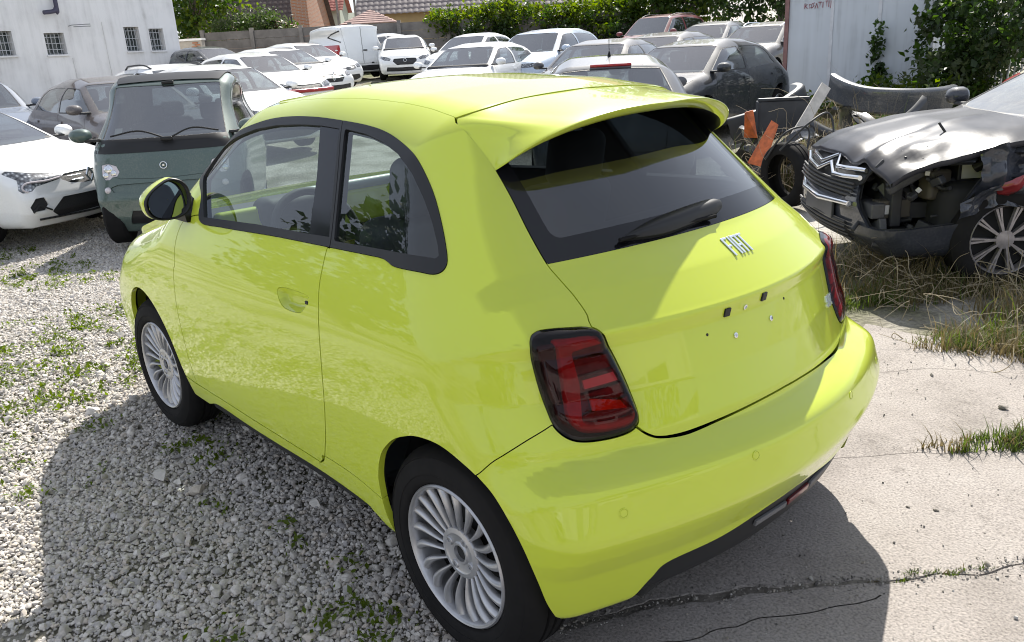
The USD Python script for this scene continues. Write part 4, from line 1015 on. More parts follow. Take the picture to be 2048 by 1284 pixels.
# --- the white building on the left
def white_building():
    C0 = W3(-11.13, 31); a = math.radians(-60); uL = VR * -math.cos(a) + VF * math.sin(a)
    t = thing('white_building', 'white rendered building with small barred windows at the left edge', 'building')
    nrm = -(VF * math.cos(a) + VR * math.sin(a)); nrm = np.array([-uL[1], uL[0]]); nrm = nrm if nrm @ VF < 0 else -nrm   # towards the camera
    at = lambda t_, z, o=0.: np.array([*(C0[:2] + uL * t_ + nrm * o), z])
    wins = [(.60, 1.18, 0, 0, 2.17, 2.88), (1.57, 2.15, 0, 0, 2.18, 2.94), (4.30, 4.95, 0, 0, 2.16, 2.79), (5.93, 6.60, 0, 0, 2.18, 2.86)]
    wall = Polygon([(0, .2), (13, .2), (13, 7.2), (0, 7.2)]).difference(unary_union([shapely.box(w[0], w[4], w[1], w[5]) for w in wins]))
    ex = trimesh.creation.extrude_polygon(wall, .32, engine='earcut')
    v = np.array([at(q[0], q[1], q[2] - .32) for q in ex.vertices])
    m = trimesh.Trimesh(v, ex.faces, process=False)
    if m.volume < 0:
        m.invert()
    obj('wall', Geo().mesh(m, 20), M['render_white'], t)
    side = slab(at(0, 0), at(0, 0, -9), .2, 7.2, .3)
    g = Geo(); v = np.array([at(0.002, .2, -.32), at(0.002, .2, -9), at(0.002, 7.2, -9), at(0.002, 7.2, -.32), at(.3, .2, -.32), at(.3, .2, -9), at(.3, 7.2, -9), at(.3, 7.2, -.32)])
    g.mesh(trimesh.Trimesh(v, process=False).convex_hull, 20); obj('side_wall', g, M['render_white'], t)
    r = np.random.default_rng(4)
    for t0, t1, _, _, z0, z1 in wins:
        w = part('window', t)
        f = Geo()
        for aa, bb, cc, dd in ((t0, t0 + .04, z0, z1), (t1 - .04, t1, z0, z1), (t0, t1, z0, z0 + .04), (t0, t1, z1 - .04, z1), ((t0 + t1) / 2 - .015, (t0 + t1) / 2 + .015, z0, z1)):
            vv = np.array([at(x, z, o) for x in (aa, bb) for z in (cc, dd) for o in (-.26, -.20)]); f.mesh(trimesh.Trimesh(vv, process=False).convex_hull, 20)
        obj('frame', f, M['frame_grey'], w)
        gp = Geo().add([at(t0, z0, -.24), at(t1, z0, -.24), at(t1, z1, -.24), at(t0, z1, -.24)], [(0, 1, 2, 3)], np.tile([*nrm, 0], (4, 1)))
        obj('pane', gp, M['window_dark'], w)
        nb = max(4, int((t1 - t0) / .11))
        for k in range(1, nb):
            x = t0 + (t1 - t0) * k / nb; obj('bar', tube([at(x, z0, -.09), at(x, z1, -.09)], .007, 5), M['bar_white'], w)
        for z in np.linspace(z0 + .15, z1 - .12, 3):
            obj('bar', tube([at(t0, z, -.085), at(t1, z, -.085)], .009, 5), M['bar_white'], w)
        sl = np.array([at(x, z, o) for x in (t0 - .04, t1 + .04) for z in (z0 - .05, z0 - .004) for o in (-.05, .035)]); obj('sill', Geo().mesh(trimesh.Trimesh(sl, process=False).convex_hull, 20), M['render_white'], w)
    pipe = tube(smooth_curve([at(4.46, 6.5, .16), at(4.46, 3.62, .16), at(4.49, 3.48, .16), at(4.58, 3.40, .16), at(4.9, 3.36, .16)], 40), .065, 10)
    obj('downpipe', pipe, M['dark_pipe'], t)
    obj('wall_bracket', tube([at(4.1, 2.98, .02), at(4.1, 3.0, .2), at(3.55, 3.02, .3), at(3.55, 2.96, .3), at(4.05, 2.95, .2)], .014, 6), M['frame_grey'], t)
    for tt in (2.9, 4.15, .35):
        obj('wall_conduit', tube([at(tt, 1.0, .012), at(tt + .02, 2.05 if tt != 2.9 else 3.1, .012)], .012, 5), M['render_white'], t)
    obj('roof_edge', slab(at(-.2, 0, .25), at(13, 0, .25), 7.2, 7.4, 9), M['brown_tile'], t)
    # low wall behind its corner
    w = thing('low_wall', 'short rendered wall with white coping and bricks showing, behind the white building', 'wall')
    z0 = float(gz(*W3(-13, 34)[:2]))
    obj('wall', slab(W3(-13.6, 34.3), W3(-11.35, 34.0), z0 - .2, z0 + 1.62, .25), plain('weathered_wall', (.36, .33, .29), .95, var=.3, vscale=2), w)
    obj('coping', slab(W3(-13.65, 34.25), W3(-11.33, 33.95), z0 + 1.62, z0 + 1.70, .36), M['render_white'], w)
    for k in range(9):
        q = W3(-11.75 + .22 * (k % 2) * .5 + .02 * (k % 3), 34.02); zz = z0 + .90 + .075 * k
        obj('brick', slab(q, q + np.r_[VR * .2, 0], zz, zz + .062, .05, back=-.035), M['brick_wall'], w)


white_building()


# --- concrete panel fence
def panel_fence():
    t = thing('concrete_fence', 'weathered grey concrete panel fence running behind the parked cars', 'fence')
    xs = np.arange(-12.35, 9.5, 2.06); r = np.random.default_rng(8)
    top = lambda s: 1.86 - .006 * (s + 12) + float(gz(*W3(0, 37.1)[:2]))
    for k, s in enumerate(xs):
        q = W3(s, 37.0 + .012 * k)
        obj('post', slab(q, q + np.r_[VR * .16, 0], .6, top(s) + .10, .16, back=-.05), M['old_post'], t)
        if k < len(xs) - 1:
            z = top(s)
            for j in range(6):
                h = .36 if j else .34
                a, b = W3(s + .165, 37.0 + .012 * k), W3(s + 2.055, 37.0 + .012 * k)
                obj('panel', slab(a, b, z - h + .012, z + r.normal() * .006, .06 + r.normal() * .006, back=.02 + r.normal() * .004), M['old_panel'], t)
                z -= h


panel_fence()


# --- houses beyond the fence
def tiled_roof(t, P0, P1, z0, run, rise, material, rows=14, lean=1.):
    """overlapping rows of tiles on a slope rising away from the camera"""
    P0, P1 = np.asarray(P0[:2]), np.asarray(P1[:2]); L = np.linalg.norm(P1 - P0); u = (P1 - P0) / L; n = np.array([-u[1], u[0]]); n = n if n @ VF > 0 else -n
    n *= lean
    k = max(8, int(L / .30))
    for i in range(rows):
        a, b = i / rows, (i + 1.12) / rows
        s = np.linspace(0, L, k * 6 + 1); wav = .035 * np.abs(np.sin(s / L * k * np.pi))
        f = np.c_[P0 + np.outer(s, u) + n * run * a, z0 + rise * a + .055 + wav]; e = np.c_[P0 + np.outer(s, u) + n * run * b, z0 + rise * b + .010 + wav]; low = f - [0, 0, .06]
        obj('tile_row', loft([low, f, e]), material, t)


def house(label, s0, s1, d, z_eave, run, rise, wall_m, roof_m, rows=14, depth=8, zb=.6, windows=(), gable=None):
    t = thing('house', label, 'house'); up_ = .04 * (math.sqrt((d - 9.5) ** 2 + 4) - 2); z_eave += up_; windows = [(a, b, z0 + up_, z1 + up_) for a, b, z0, z1 in windows]
    obj('wall', slab(W3(s0, d), W3(s1, d), zb, z_eave, depth), wall_m, t)
    tiled_roof(t, W3(s0 - .3, d - .45), W3(s1 + .3, d - .45), z_eave - .12, run, rise, roof_m, rows)
    # gable walls and the far slope
    P0, P1 = W3(s0, d), W3(s1, d)
    for P, o in ((P0, -1), (P1, 1)):
        a = P[:2]; b = a + VF * run * 2 * .93
        v = np.array([(*a, z_eave - .02), (*b, z_eave - .02), (*(a + VF * (run * .93)), z_eave + rise * .97)]); v2 = v + np.r_[VR * -.25 * o, 0]
        obj('gable', Geo().mesh(trimesh.Trimesh(np.vstack([v, v2]), process=False).convex_hull, 20), gable or wall_m, t)
    q0, q1 = W3(s0 - .3, d - .45), W3(s1 + .3, d - .45); ridge = [np.array([*(q[:2] + VF * run), z_eave - .12 + rise + .05]) for q in (q0, q1)]; far = [np.array([*(q[:2] + VF * run * 2), z_eave - .12]) for q in (q0, q1)]
    obj('roof_back', loft([[ridge[0], ridge[1]], [far[0], far[1]]]), roof_m, t)
    for (a, b, z0, z1) in windows:
        w = part('window', t); obj('frame', slab(W3(a, d - .03), W3(b, d - .03), z0, z1, .04), M['frame_grey'], w); obj('pane', slab(W3(a + .06, d - .045), W3(b - .06, d - .045), z0 + .06, z1 - .06, .03), M['window_dark'], w)
    return t


house('brown-roofed house with orange brick end wall behind the bush', -17.5, -10.75, 50, 2.15, 4.2, 4.2, M['brick_wall'], M['brown_tile'], 16, gable=M['brick_wall'])
q = W3(-10.7, 49.3); hb = thing('brick_chimney', 'orange brick wall end beside the brown roof', 'chimney', q); obj('shaft', Geo().mesh(trimesh.creation.box((.75, .9, 7)), 20).moved(trimesh.transformations.translation_matrix((0, 0, 2.6)) @ trimesh.transformations.rotation_matrix(-.72, (0, 0, 1))), M['brick_wall'], hb)
house('small pale green house with a red roof between the brick wall and the lamp posts', -12.6, -10.6, 61, 2.75, 2.0, 1.5, M['green_wall'], M['red_tile'], 8, windows=[(-11.7, -11.2, 1.9, 2.5)])
house('dark low house far off behind the two poles', -10.9, -8.0, 75, 1.5, 1.5, .9, M['brown_tile'], M['brown_tile'], 6)
house('yellow house with a wide grey tiled roof above the fence', -7.0, 3.6, 47, 2.30, 4.0, 3.3, M['yellow_wall'], M['grey_tile'], 14, windows=[(-2.4, -1.5, 1.2, 2.0)])
house('cream house glimpsed above the ivy hedge', 4.2, 8.5, 52, 4.2, 3.5, 2.5, M['cream_wall'], M['red_tile'], 10, windows=[(5.6, 6.4, 2.0, 3.2)])


def hip_roof():
    t = thing('garden_shed', 'small shed with a pale pyramid roof just behind the fence', 'shed', W3(-5.6, 40.2)); z0 = t.GetAttribute('xformOp:translate').Get()[2]
    a = 1.25; zr = 1.80
    c = [np.array([*(VR * i * a + VF * j * a), zr]) for i, j in ((-1, -1), (1, -1), (1, 1), (-1, 1))]; top = np.array([0, 0, zr + .62])
    for i in range(4):
        rows = 7
        for k in range(rows):
            f0, f1 = k / rows, (k + 1.1) / rows
            p = [c[i] + (top - c[i]) * f0 + [0, 0, .03], c[(i + 1) % 4] + (top - c[(i + 1) % 4]) * f0 + [0, 0, .03]]; q_ = [c[i] + (top - c[i]) * min(1, f1), c[(i + 1) % 4] + (top - c[(i + 1) % 4]) * min(1, f1)]
            obj('shingle_row', loft([[p[0] - [0, 0, .03], p[1] - [0, 0, .03]], p, q_]), M['pink_tile'], t)
    obj('wall', Geo().mesh(trimesh.creation.box((2.1, 2.1, zr)), 20).moved(trimesh.transformations.rotation_matrix(-.72, (0, 0, 1)) @ trimesh.transformations.translation_matrix((0, 0, zr / 2))), M['yellow_wall'], t)
    t = thing('garden_shed', 'small brick shed with a low pitched roof under the bush', 'shed', W3(-9.6, 38.6)); z0 = t.GetAttribute('xformOp:translate').Get()[2]
    z = 1.85
    for m in (-1, 1):
        e = np.array([*(VR * m * .95), z]); top = np.array([0, 0, z + .36])
        obj('roof_slope', loft([[e - np.r_[VF * .2, 0], e + np.r_[VF * 1.6, 0]], [top - np.r_[VF * .2, 0], top + np.r_[VF * 1.6, 0]], [top - np.r_[VF * .2, .04], top + np.r_[VF * 1.6, .04]]]), M['pink_tile'], t)
    v = np.array([[*(VR * k), zz] for k, zz in ((-.85, 0), (.85, 0), (.85, z), (0, z + .32), (-.85, z))]); obj('wall', Geo().mesh(trimesh.Trimesh(np.vstack([v, v + np.r_[VF * 1.4, 0]]), process=False).convex_hull, 20), M['brick_wall'], t)


hip_roof()
for s, d, h, lb in ((-7.93, 45, 7.0, 'thin grey lamp post above the fence, left of the pair'), (-7.03, 45, 7.6, 'thicker grey pole above the fence, right of the pair')):
    t = thing('lamp_post', lb, 'pole', W3(s, d)); obj('pole', tube([(0, 0, -.2), (0, 0, h * .5), (0, 0, h)], [.07, .055, .045], 8), M['old_post'], t); obj('arm', tube(smooth_curve([(0, 0, h), (0, .2, h + .3), (.3, .9, h + .4)], 12), .03, 6), M['old_post'], t)

# --- trees, bushes, hedge
B3 = lambda s, d, z, a, b, c: (*W3(s, d)[:2], z + float(gz(*W3(s, d)[:2])), a, b, c)
plant('tree', 'leafy green tree beside the white building corner', 'tree', [B3(-13.6, 40.5, 3.6, 1.5, 1.5, 1.9), B3(-12.2, 40.2, 4.2, 1.5, 1.4, 1.6), B3(-14.6, 40.8, 2.4, 1.2, 1.0, 1.2), B3(-11.4, 40, 5.2, 1.3, 1.2, 1.2), B3(-13, 40.5, 6.0, 2, 2, 1.5), B3(-12.9, 40, 2.4, 1.1, 1, .9)], 9000, .20, [M['leaf_mid'], M['leaf_bright'], M['leaf_mid']], 31, .14, .28)
plant('bush', 'pale green bush over the fence below the brown roof', 'bush', [B3(-10.6, 38.6, 1.9, 1.1, .8, .55), B3(-9.9, 38.4, 2.2, .8, .7, .45), B3(-11.5, 38.8, 2.0, .8, .7, .5), B3(-8.9, 38.2, 1.75, .6, .5, .3)], 4200, .12, [M['leaf_pale'], M['leaf_mid']], 32, .05, .16)
plant('ivy_hedge', 'bright green ivy spilling over the right half of the concrete fence', 'hedge', [B3(-2.2, 37.2, 1.75, .9, .5, .38), B3(-1.0, 37.3, 1.9, .8, .6, .35), B3(.2, 37.3, 1.95, 1.0, .6, .55), B3(1.8, 37.3, 1.85, 1.2, .6, .45), B3(3.4, 37.3, 1.75, 1.2, .6, .5), B3(5.0, 37.2, 1.8, 1.3, .6, .5), B3(6.4, 37.0, 1.9, 1.1, .6, .6), B3(-.9, 36.8, 1.25, .55, .2, .5), B3(.6, 36.8, 1.3, .6, .2, .5), B3(4, 36.7, 1.2, 1.8, .2, .35)], 13000, .15, [M['leaf_bright'], M['leaf_mid'], M['leaf_bright']], 33, None, .16, leafname='foliage')
plant('ivy_hedge', 'dark ivy curtain hanging down the fence behind the white hatchbacks', 'hedge', [B3(-1.4, 36.75, 1.1, 1.0, .15, .5), B3(.2, 36.75, 1.0, .9, .15, .5), B3(2.4, 36.6, .95, 1.6, .2, .35), B3(5, 36.5, .95, 1.7, .2, .4)], 5000, .13, [M['leaf_dark']], 34, None, .14, leafname='foliage')
plant('tree', 'dense tree with dark gaps behind the dark red people carrier', 'tree', [B3(8.2, 36.2, 2.6, 1.4, 1.2, 1.2), B3(7.2, 36.5, 3.6, 1.5, 1.2, 1.2), B3(9.4, 36, 3.4, 1.4, 1.2, 1.4), B3(8.3, 36, 1.5, 1.3, .8, .7)], 7500, .19, [M['leaf_mid'], M['leaf_dark'], M['leaf_bright']], 35, .16, .24)
plant('tree', 'dark leafy tree against the left edge of the white shed', 'tree', [B3(10.6, 32.5, 1.9, 1.5, 1.2, 1.1), B3(9.4, 33, 2.2, 1.2, 1, 1.1), B3(11.8, 32, 2.6, 1.5, 1.3, 1.5), B3(10.2, 33, 3.6, 2, 1.5, 1.2)], 7500, .17, [M['leaf_dark'], M['leaf_mid'], M['leaf_dark']], 36, .15, .22)
t = thing('tree', 'bare grey trunk rising out of the hedge above the people carrier', 'tree', W3(6.75, 36.6)); tk = smooth_curve([(0, 0, -.2), (.05, .0, 1.5), (-.04, .05, 3.5), (.1, 0, 7)], 16)
obj('trunk', tube(tk, np.linspace(.26, .18, len(tk)), 12), M['bark'], t)
v, f = leaves(crown_points(np.random.default_rng(40), [(0, 0, 6.5, 2.4, 2.4, 1.8)], 2500, .3), .2, np.random.default_rng(41)); obj('crown', Geo().add(v, f), M['leaf_mid'], t)


# --- white metal shed, graffiti, bar fence with vines
def metal_shed():
    t = thing('metal_shed', 'white sheet metal shed with red graffiti behind the scrap heap', 'shed')
    a = math.radians(43); uL = VR * -math.cos(a) + VF * math.sin(a); C0 = W3(7.6, 15.2)[:2]; nrm = np.array([-uL[1], uL[0]]); nrm = nrm if nrm @ VF < 0 else -nrm
    at = lambda q, z, o=0.: np.array([*(C0 + uL * q + nrm * o), z])
    zt = 3.1
    for q0, q1 in ((0.03, .87), (.91, 1.74), (1.78, 2.60)):
        vv = np.array([at(q, z, o) for q in (q0, q1) for z in (0, zt) for o in (0, -.04)]); obj('sheet_panel', Geo().mesh(trimesh.Trimesh(vv, process=False).convex_hull, 20), M['shed_sheet'], t)
    for q in (.89, 1.76):
        vv = np.array([at(q + k, z, o) for k in (-.03, .03) for z in (0, zt) for o in (.012, -.03)]); obj('seam_strip', Geo().mesh(trimesh.Trimesh(vv, process=False).convex_hull, 20), M['bar_white'], t)
    vv = np.array([at(q, z, o) for q in (2.603, 2.68) for z in (0, zt) for o in (.03, -.1)]); obj('corner_post', Geo().mesh(trimesh.Trimesh(vv, process=False).convex_hull, 20), M['rust_post'], t)
    vv = np.array([at(q, z, o) for q in (-.06, .026) for z in (0, zt) for o in (.03, -.1)]); obj('corner_post', Geo().mesh(trimesh.Trimesh(vv, process=False).convex_hull, 20), M['bar_white'], t)
    for q in (2.66, -.04):
        vv = np.array([at(q + k, z, o) for k in (-.02, .02) for z in (0, zt) for o in (-.11, -3.5)]); obj('side_wall', Geo().mesh(trimesh.Trimesh(vv, process=False).convex_hull, 20), M['shed_sheet'], t)
    vv = np.array([at(q, z, o) for q in (-.2, 2.85) for z in (zt + .004, zt + .10) for o in (.15, -3.6)]); obj('roof', Geo().mesh(trimesh.Trimesh(vv, process=False).convex_hull, 20), M['frame_grey'], t)
    # illegible red tag
    r = np.random.default_rng(12); x = 2.30
    strokes = [[(0, 0), (0, .09), (.05, .08), (.01, .045), (.055, 0)], [(.02, .02), (.02, .08), (.06, .08), (.06, .02), (.02, .02)], [(0.06, .09), (.01, .08), (.05, .04), (0, .0)], [(0, 0), (.03, .09), (.06, 0)], [(.0, .09), (.06, .09), (.03, .09), (.03, 0)], [(0.02, 0), (.02, .10)], [(0, .10), (.05, .10), (.025, .10), (.025, -.02)], [(0, .0), (.0, .11), (.04, .11), (.04, -.02)]]
    for k, st in enumerate(strokes):
        P = [at(x - .066 * k - px_, 2.00 + pz - .012 * (k % 2) + .006 * k * .3, .006) for px_, pz in st]
        obj('graffiti_stroke', tube(P, .0065, 5), M['spray_red'], t)


metal_shed()


def bar_fence():
    t = thing('bar_fence', 'tall white bar fence overgrown with vines at the right edge', 'fence')
    P0, P1 = np.array([7.70, 15.0]), np.array([7.45, 10.6]); r = np.random.default_rng(5)
    n = 26
    for k in range(n):
        q = P0 + (P1 - P0) * k / (n - 1); b = W3(*q)
        obj('bar', tube([b, b + [0, 0, 3.0]], .016, 6), M['bar_white'], t)
    for z in (.3, 1.5, 2.7):
        obj('rail', tube([W3(*P0) + [0, 0, z], W3(*P1) + [0, 0, z]], .022, 6), M['bar_white'], t)


bar_fence()
VINE_MATS = [M['leaf_dark'], M['leaf_mid']]
plant('vine', 'thick dark vine covering the bar fence at the right edge', 'vine', [B3(7.55, 14.4, 1.0, .55, .5, .75), B3(7.45, 13.6, 1.6, .35, .5, .9), B3(7.45, 12.7, 1.7, .3, .55, 1.0), B3(7.4, 11.8, 1.8, .3, .6, .95), B3(7.4, 11.0, 1.4, .3, .5, 1.2), B3(7.3, 13.4, .7, .6, .6, .5), B3(7.5, 14.7, 2.0, .25, .3, .5)], 9000, .105, VINE_MATS + [M['leaf_pale']], 51, None, .10, leafname='foliage')
plant('vine', 'low bright vine creeping over the ground before the white shed', 'vine', [B3(6.5, 14.2, .32, .8, .6, .28), B3(5.7, 14.6, .22, .6, .5, .2), B3(7.0, 13.2, .35, .6, .5, .3), B3(5.9, 12.6, .2, .8, .4, .18)], 3600, .085, [M['leaf_mid'], M['leaf_bright'], M['leaf_pale']], 52, None, .09, leafname='foliage')
plant('vine', 'narrow vine climbing the seam of the white shed', 'vine', [B3(6.86, 15.6, .35, .16, .14, .45), B3(6.88, 15.65, .85, .10, .09, .4), B3(6.9, 15.68, 1.3, .06, .06, .25)], 700, .085, [M['leaf_dark'], M['leaf_mid']], 53, None, .05, leafname='foliage')
# ---------------------------------------------------------------- the other cars of the yard
def simple_wheel(R=.31, rim=.205, W=.19, spokes=5, seed=0):
    h = W / 2
    tyre = revolve([(rim - .01, -h + .01), (rim + .03, -h), (R - .02, -h + .01), (R, -h + .03), (R, h - .03), (R - .02, h - .008), (R - .05, h + .003), (rim + .02, h + .002), (rim, h - .008)], 32)
    g = revolve([(rim + .002, h - .012), (rim - .004, h - .004), (rim - .012, h - .012), (rim - .02, h - .06)], 32)
    for k in range(spokes):
        a = 2 * np.pi * k / spokes
        for da, wd in ((-.16, .012), (.16, .012)) if spokes <= 6 else ((-.05, .0065), (.07, .0065)):
            p0 = np.array([.045 * np.cos(a), 0, .045 * np.sin(a)]); p1 = np.array([(rim - .008) * np.cos(a + da), 0, (rim - .008) * np.sin(a + da)])
            t = (p1 - p0) / np.linalg.norm(p1 - p0); n = np.array([-t[2], 0, t[0]])
            rows = []
            for q, ww, yy in ((p0, wd * 1.3, h - .012), (.5 * (p0 + p1), wd, h - .016), (p1, wd * 1.5, h - .012)):
                rows.append([q - n * ww + [0, yy - .025, 0], q - n * ww * .8 + [0, yy, 0], q + n * ww * .8 + [0, yy, 0], q + n * ww + [0, yy - .025, 0]])
            v = np.array(rows).reshape(-1, 3); F = [(i * 4 + j, (i + 1) * 4 + j, (i + 1) * 4 + j + 1, i * 4 + j + 1) for i in range(2) for j in range(3)]
            g.mesh((v, np.array(F)), 50)
    revolve([(.06, h - .03), (.058, h - .014), (.03, h - .010), (.0005, h - .010)], 20, g)
    dk = revolve([(rim - .018, -h + .03), (rim - .02, h - .07), (.12, h - .075), (.0005, h - .075)], 24)
    return tyre, g, dk


def grid_widths(W, H, xs, belt, tuck=.66, nose=.10, tail=.07):
    zr = np.array([.15, .32, .50, .68, .82, belt, belt + .10, .55 * belt + .45 * H + .05, H - .12, H + .1])
    b = W / 2 * np.array([.91, .965, .99, 1., .995, .965, .925, .83, tuck + .06, tuck - .08])
    t = np.linspace(-1, 1, len(xs)); low = 1 - nose * np.clip((t - .55) / .45, 0, 1) ** 1.5 - tail * np.clip((-t - .6) / .4, 0, 1) ** 1.5
    up = 1 - .10 * np.clip((t - .1) / .9, 0, 1) - .09 * np.clip((-t - .2) / .8, 0, 1)
    k = np.clip((zr - belt + .05) / .3, 0, 1)[:, None]
    return zr, b[:, None] * (low[None] * (1 - k) + up[None] * k)


def clip_front(D, ax, eps=.03):
    """the part of a closed outline of directions that faces chart ax"""
    a, sg = AXES[ax]; out = []
    for p0, p1 in zip(D, np.roll(D, -1, 0)):
        w0, w1 = p0[a] * sg - eps, p1[a] * sg - eps
        if w0 > 0:
            out.append(p0)
        if (w0 > 0) != (w1 > 0):
            out.append(p0 + (p1 - p0) * w0 / (w0 - w1))
    return np.array(out).reshape(-1, 3)


class CarKind:
    """a kind of car: smooth body, its panels cut out of it, built once and reused in other paints"""
    def __init__(s, L=4.05, W=1.78, H=1.46, wb=2.58, front=.82, hood=(.98, .80), screen=(1.02, .28), roof_end=-1.25, glass_base=-1.72, belt=.95, R=.31, low=.18, tail_z=1.0, spokes=5, tuck=.66, bow=(.10, .16), corner=.22, edge=.14,
                 fine=.045, split=-.18, quarter=True, rails=False, wagon=0., lamp=None, grille=None, lower=None, tail=None, clad=False, outline=None, side_glass=True, rear_glass=True, two_door=False, fog=None, screen_w=None, remove=(), inset=.115, pull=0.):
        s.__dict__.update(locals())
        x0, x1 = -L / 2, L / 2
        s.xr = x1 - front - wb; s.xf = x1 - front; s.x1 = x1; s.x0 = x0
        hz, nz = hood; wbx, wtx = screen
        out = outline or [(x0 + .12, low + .02, .05), (x0 + .03, .40, .06), (x0, .56, .08), (x0 + .05, tail_z - .12, .10), (glass_base, tail_z + .02, .08), (roof_end, H - .09, .12), (roof_end + .5, H - .012, .8), ((wtx + roof_end) / 2 + .25, H, 1.2), (wtx, H - .075, .30),
                          (wbx, hz, .20), (wbx + .35, hz - .045, .5), (x1 - .22, nz, .22), (x1 - .05, nz - .14, .08), (x1, .50, .08), (x1 - .02, .34, .05), (x1 - .14, low, .05), (0, low - .01, .1)]
        xs = np.linspace(x0 - .05, x1 + .05, 9)
        zr, wd = grid_widths(W, H, xs, belt, tuck)
        s.B = Body(out, zr, xs, wd, bow=bow, crown=.05, edge=edge, corner=corner, center=(.05, 0, .66), cell=.02)
        s.parts = []          # (name, Geo, material slot, parent index or None)
        s.build()
    def side(s, pts):
        p = np.asarray(pts, float); x, z = p[:, 0], p[:, 1]
        return np.c_[x, s.B.width(x, z), z]
    def ends(s, pts, fwd=True):
        """(y, z) points put on the nose or the tail"""
        p = np.asarray(pts, float); n = len(p); a = np.full(n, 0. ); b = np.full(n, (s.x1 + .4) if fwd else (s.x0 - .4))
        for _ in range(40):
            m = .5 * (a + b); v = s.B.f(np.c_[m, p]); a = np.where(v < 0, m, a); b = np.where(v < 0, b, m)
        return np.c_[a, p]
    def build(s):
        B = s.B; hw = s.W / 2; wbx, wtx = s.screen; hz = s.hood[0]; h = s.fine
        au, bv = 1.75, .95
        rect = {'L': shapely.box(-au, -bv, au, bv), 'T': shapely.box(-au / bv, -1 / bv, au / bv, 1 / bv), 'F': shapely.box(-1 / au, -bv / au, 1 / au, bv / au)}
        rect['R'] = rect['L']; rect['B'] = rect['F']
        feats = []      # name, chart, polygon points, slot, offset
        def feat(name, ax, P, slot, off=0., buf=0., fl=.015):
            P = np.asarray(P, float); q = B.poly(P, ax)
            if buf:
                q = q.buffer(-buf).buffer(buf)
            feats.append((name, ax, q, slot, off, P, fl))
        sw = s.screen_w or (hw * .80, hw * .64)
        ws = [(wbx - .03, sw[0], hz + .035), (wbx + .02, sw[0] * .55, hz + .025), (wbx + .03, 0, hz + .02), (wbx + .02, -sw[0] * .55, hz + .025), (wbx - .03, -sw[0], hz + .035), (wtx + .02, -sw[1], s.H - .10), (wtx + .06, 0, s.H - .085), (wtx + .02, sw[1], s.H - .10)]
        feat('windscreen', 'F', ws, 'glass', -.004, .02)
        if s.side_glass:
            b = s.belt; H = s.H; e = s.roof_end; sp = s.split
            topz = lambda x: H - .13 - .10 * np.clip((x - .1) / .6, 0, 1) ** 2 - .06 * np.clip((-x - .5) / .9, 0, 1) ** 2
            xf_ = np.linspace(sp + .03, wtx + .05 - s.pull, 8)
            fw_ = [(x, topz(x)) for x in xf_] + [(wbx - .12 - s.pull, b + .09), (wbx - .17 - s.pull, b + .035), (sp + .03, b + .035)]
            for m, ax in ((1, 'L'), (-1, 'R')):
                feat('front_side_window', ax, s.side(fw_) * [1, m, 1], 'glass', -.004, .012)
                xe = e + .10 + s.wagon
                xr_ = np.linspace(xe + .15, sp - .04, 8)
                rr = [(x, topz(x)) for x in xr_] + [(sp - .04, b + .04), (xe - .10, b + .075), (xe - .02, b + .14)]
                feat('rear_side_window', ax, s.side(rr) * [1, m, 1], 'glass', -.004, .012)
        if s.rear_glass:
            g0 = s.tail_z + .03; y0, y1 = hw * .74, hw * .60
            feat('rear_window', 'B', s.ends([(y0, g0), (y0 * .5, g0 - .005), (-y0 * .5, g0 - .005), (-y0, g0), (-y1, s.H - .15), (-y1 * .5, s.H - .13), (y1 * .5, s.H - .13), (y1, s.H - .15)], False), 'glass', -.004, .02)
        for m in (1, -1):
            for name, pts, slot, off in ([('headlamp', s.lamp or [(.50, .70), (.62, .73), (.80, .76), (.86, .76), (.84, .69), (.72, .63), (.56, .62)], 'lamp', -.003)] + ([('fog_lamp_pocket', s.fog, 'black', -.02)] if s.fog else [])):
                feat(name, 'F', s.ends([(m * y * hw, z) for y, z in pts]), slot, off, .006)
            feat('tail_lamp', 'B', s.ends([(m * y * hw, z) for y, z in (s.tail or [(.60, .98), (.86, .99), (.90, .92), (.88, .80), (.62, .84)])], False), 'red', .004, .008)
        gr = s.grille or [(.46, .70), (0, .69), (-.46, .70), (-.48, .60), (-.30, .56), (.30, .56), (.48, .60)]
        feat('grille', 'F', s.ends([(y * hw, z) for y, z in gr]), 'black', -.012, .008)
        lw = s.lower or [(.62, .42), (-.62, .42), (-.70, .30), (-.5, .24), (.5, .24), (.70, .30)]
        feat('lower_grille', 'F', s.ends([(y * hw, z) for y, z in lw]), 'black', -.012, .008)
        feat('rear_lower_trim', 'B', s.ends([(.7 * hw, .44), (-.7 * hw, .44), (-.72 * hw, .30), (-.5 * hw, .26), (.5 * hw, .26), (.72 * hw, .30)], False), 'black', -.004, .01)
        # wheel arches and door gaps
        cuts = {k: [] for k in rect}
        for m, ax in ((1, 'L'), (-1, 'R')):
            for x in (s.xr, s.xf):
                th = np.linspace(-.45, np.pi + .45, 40); ra = s.R + .055
                c = np.c_[x + ra * np.cos(th), s.R + .015 + ra * np.sin(th)]; c = np.vstack([[c[0, 0], .02], c, [c[-1, 0], .02]])
                P = np.c_[c[:, 0], np.full(len(c), m * s.B.width(x, .6)), c[:, 1]]
                cuts[ax].append(B.poly(P, ax)); cuts['arch' + ax] = cuts.get('arch' + ax, []) + [cuts[ax][-1]]
                if s.clad:
                    c2 = np.c_[x + (ra + .06) * np.cos(th), s.R + .015 + (ra + .06) * np.sin(th)]; c2 = np.vstack([[c2[0, 0], .02], c2, [c2[-1, 0], .02]])
                    q = B.poly(np.c_[c2[:, 0], np.full(len(c2), m * s.B.width(x, .6)), c2[:, 1]], ax).difference(cuts[ax][-1]).intersection(rect[ax])
                    feats.append(('arch_trim', ax, q, 'black', .006, None, .015))
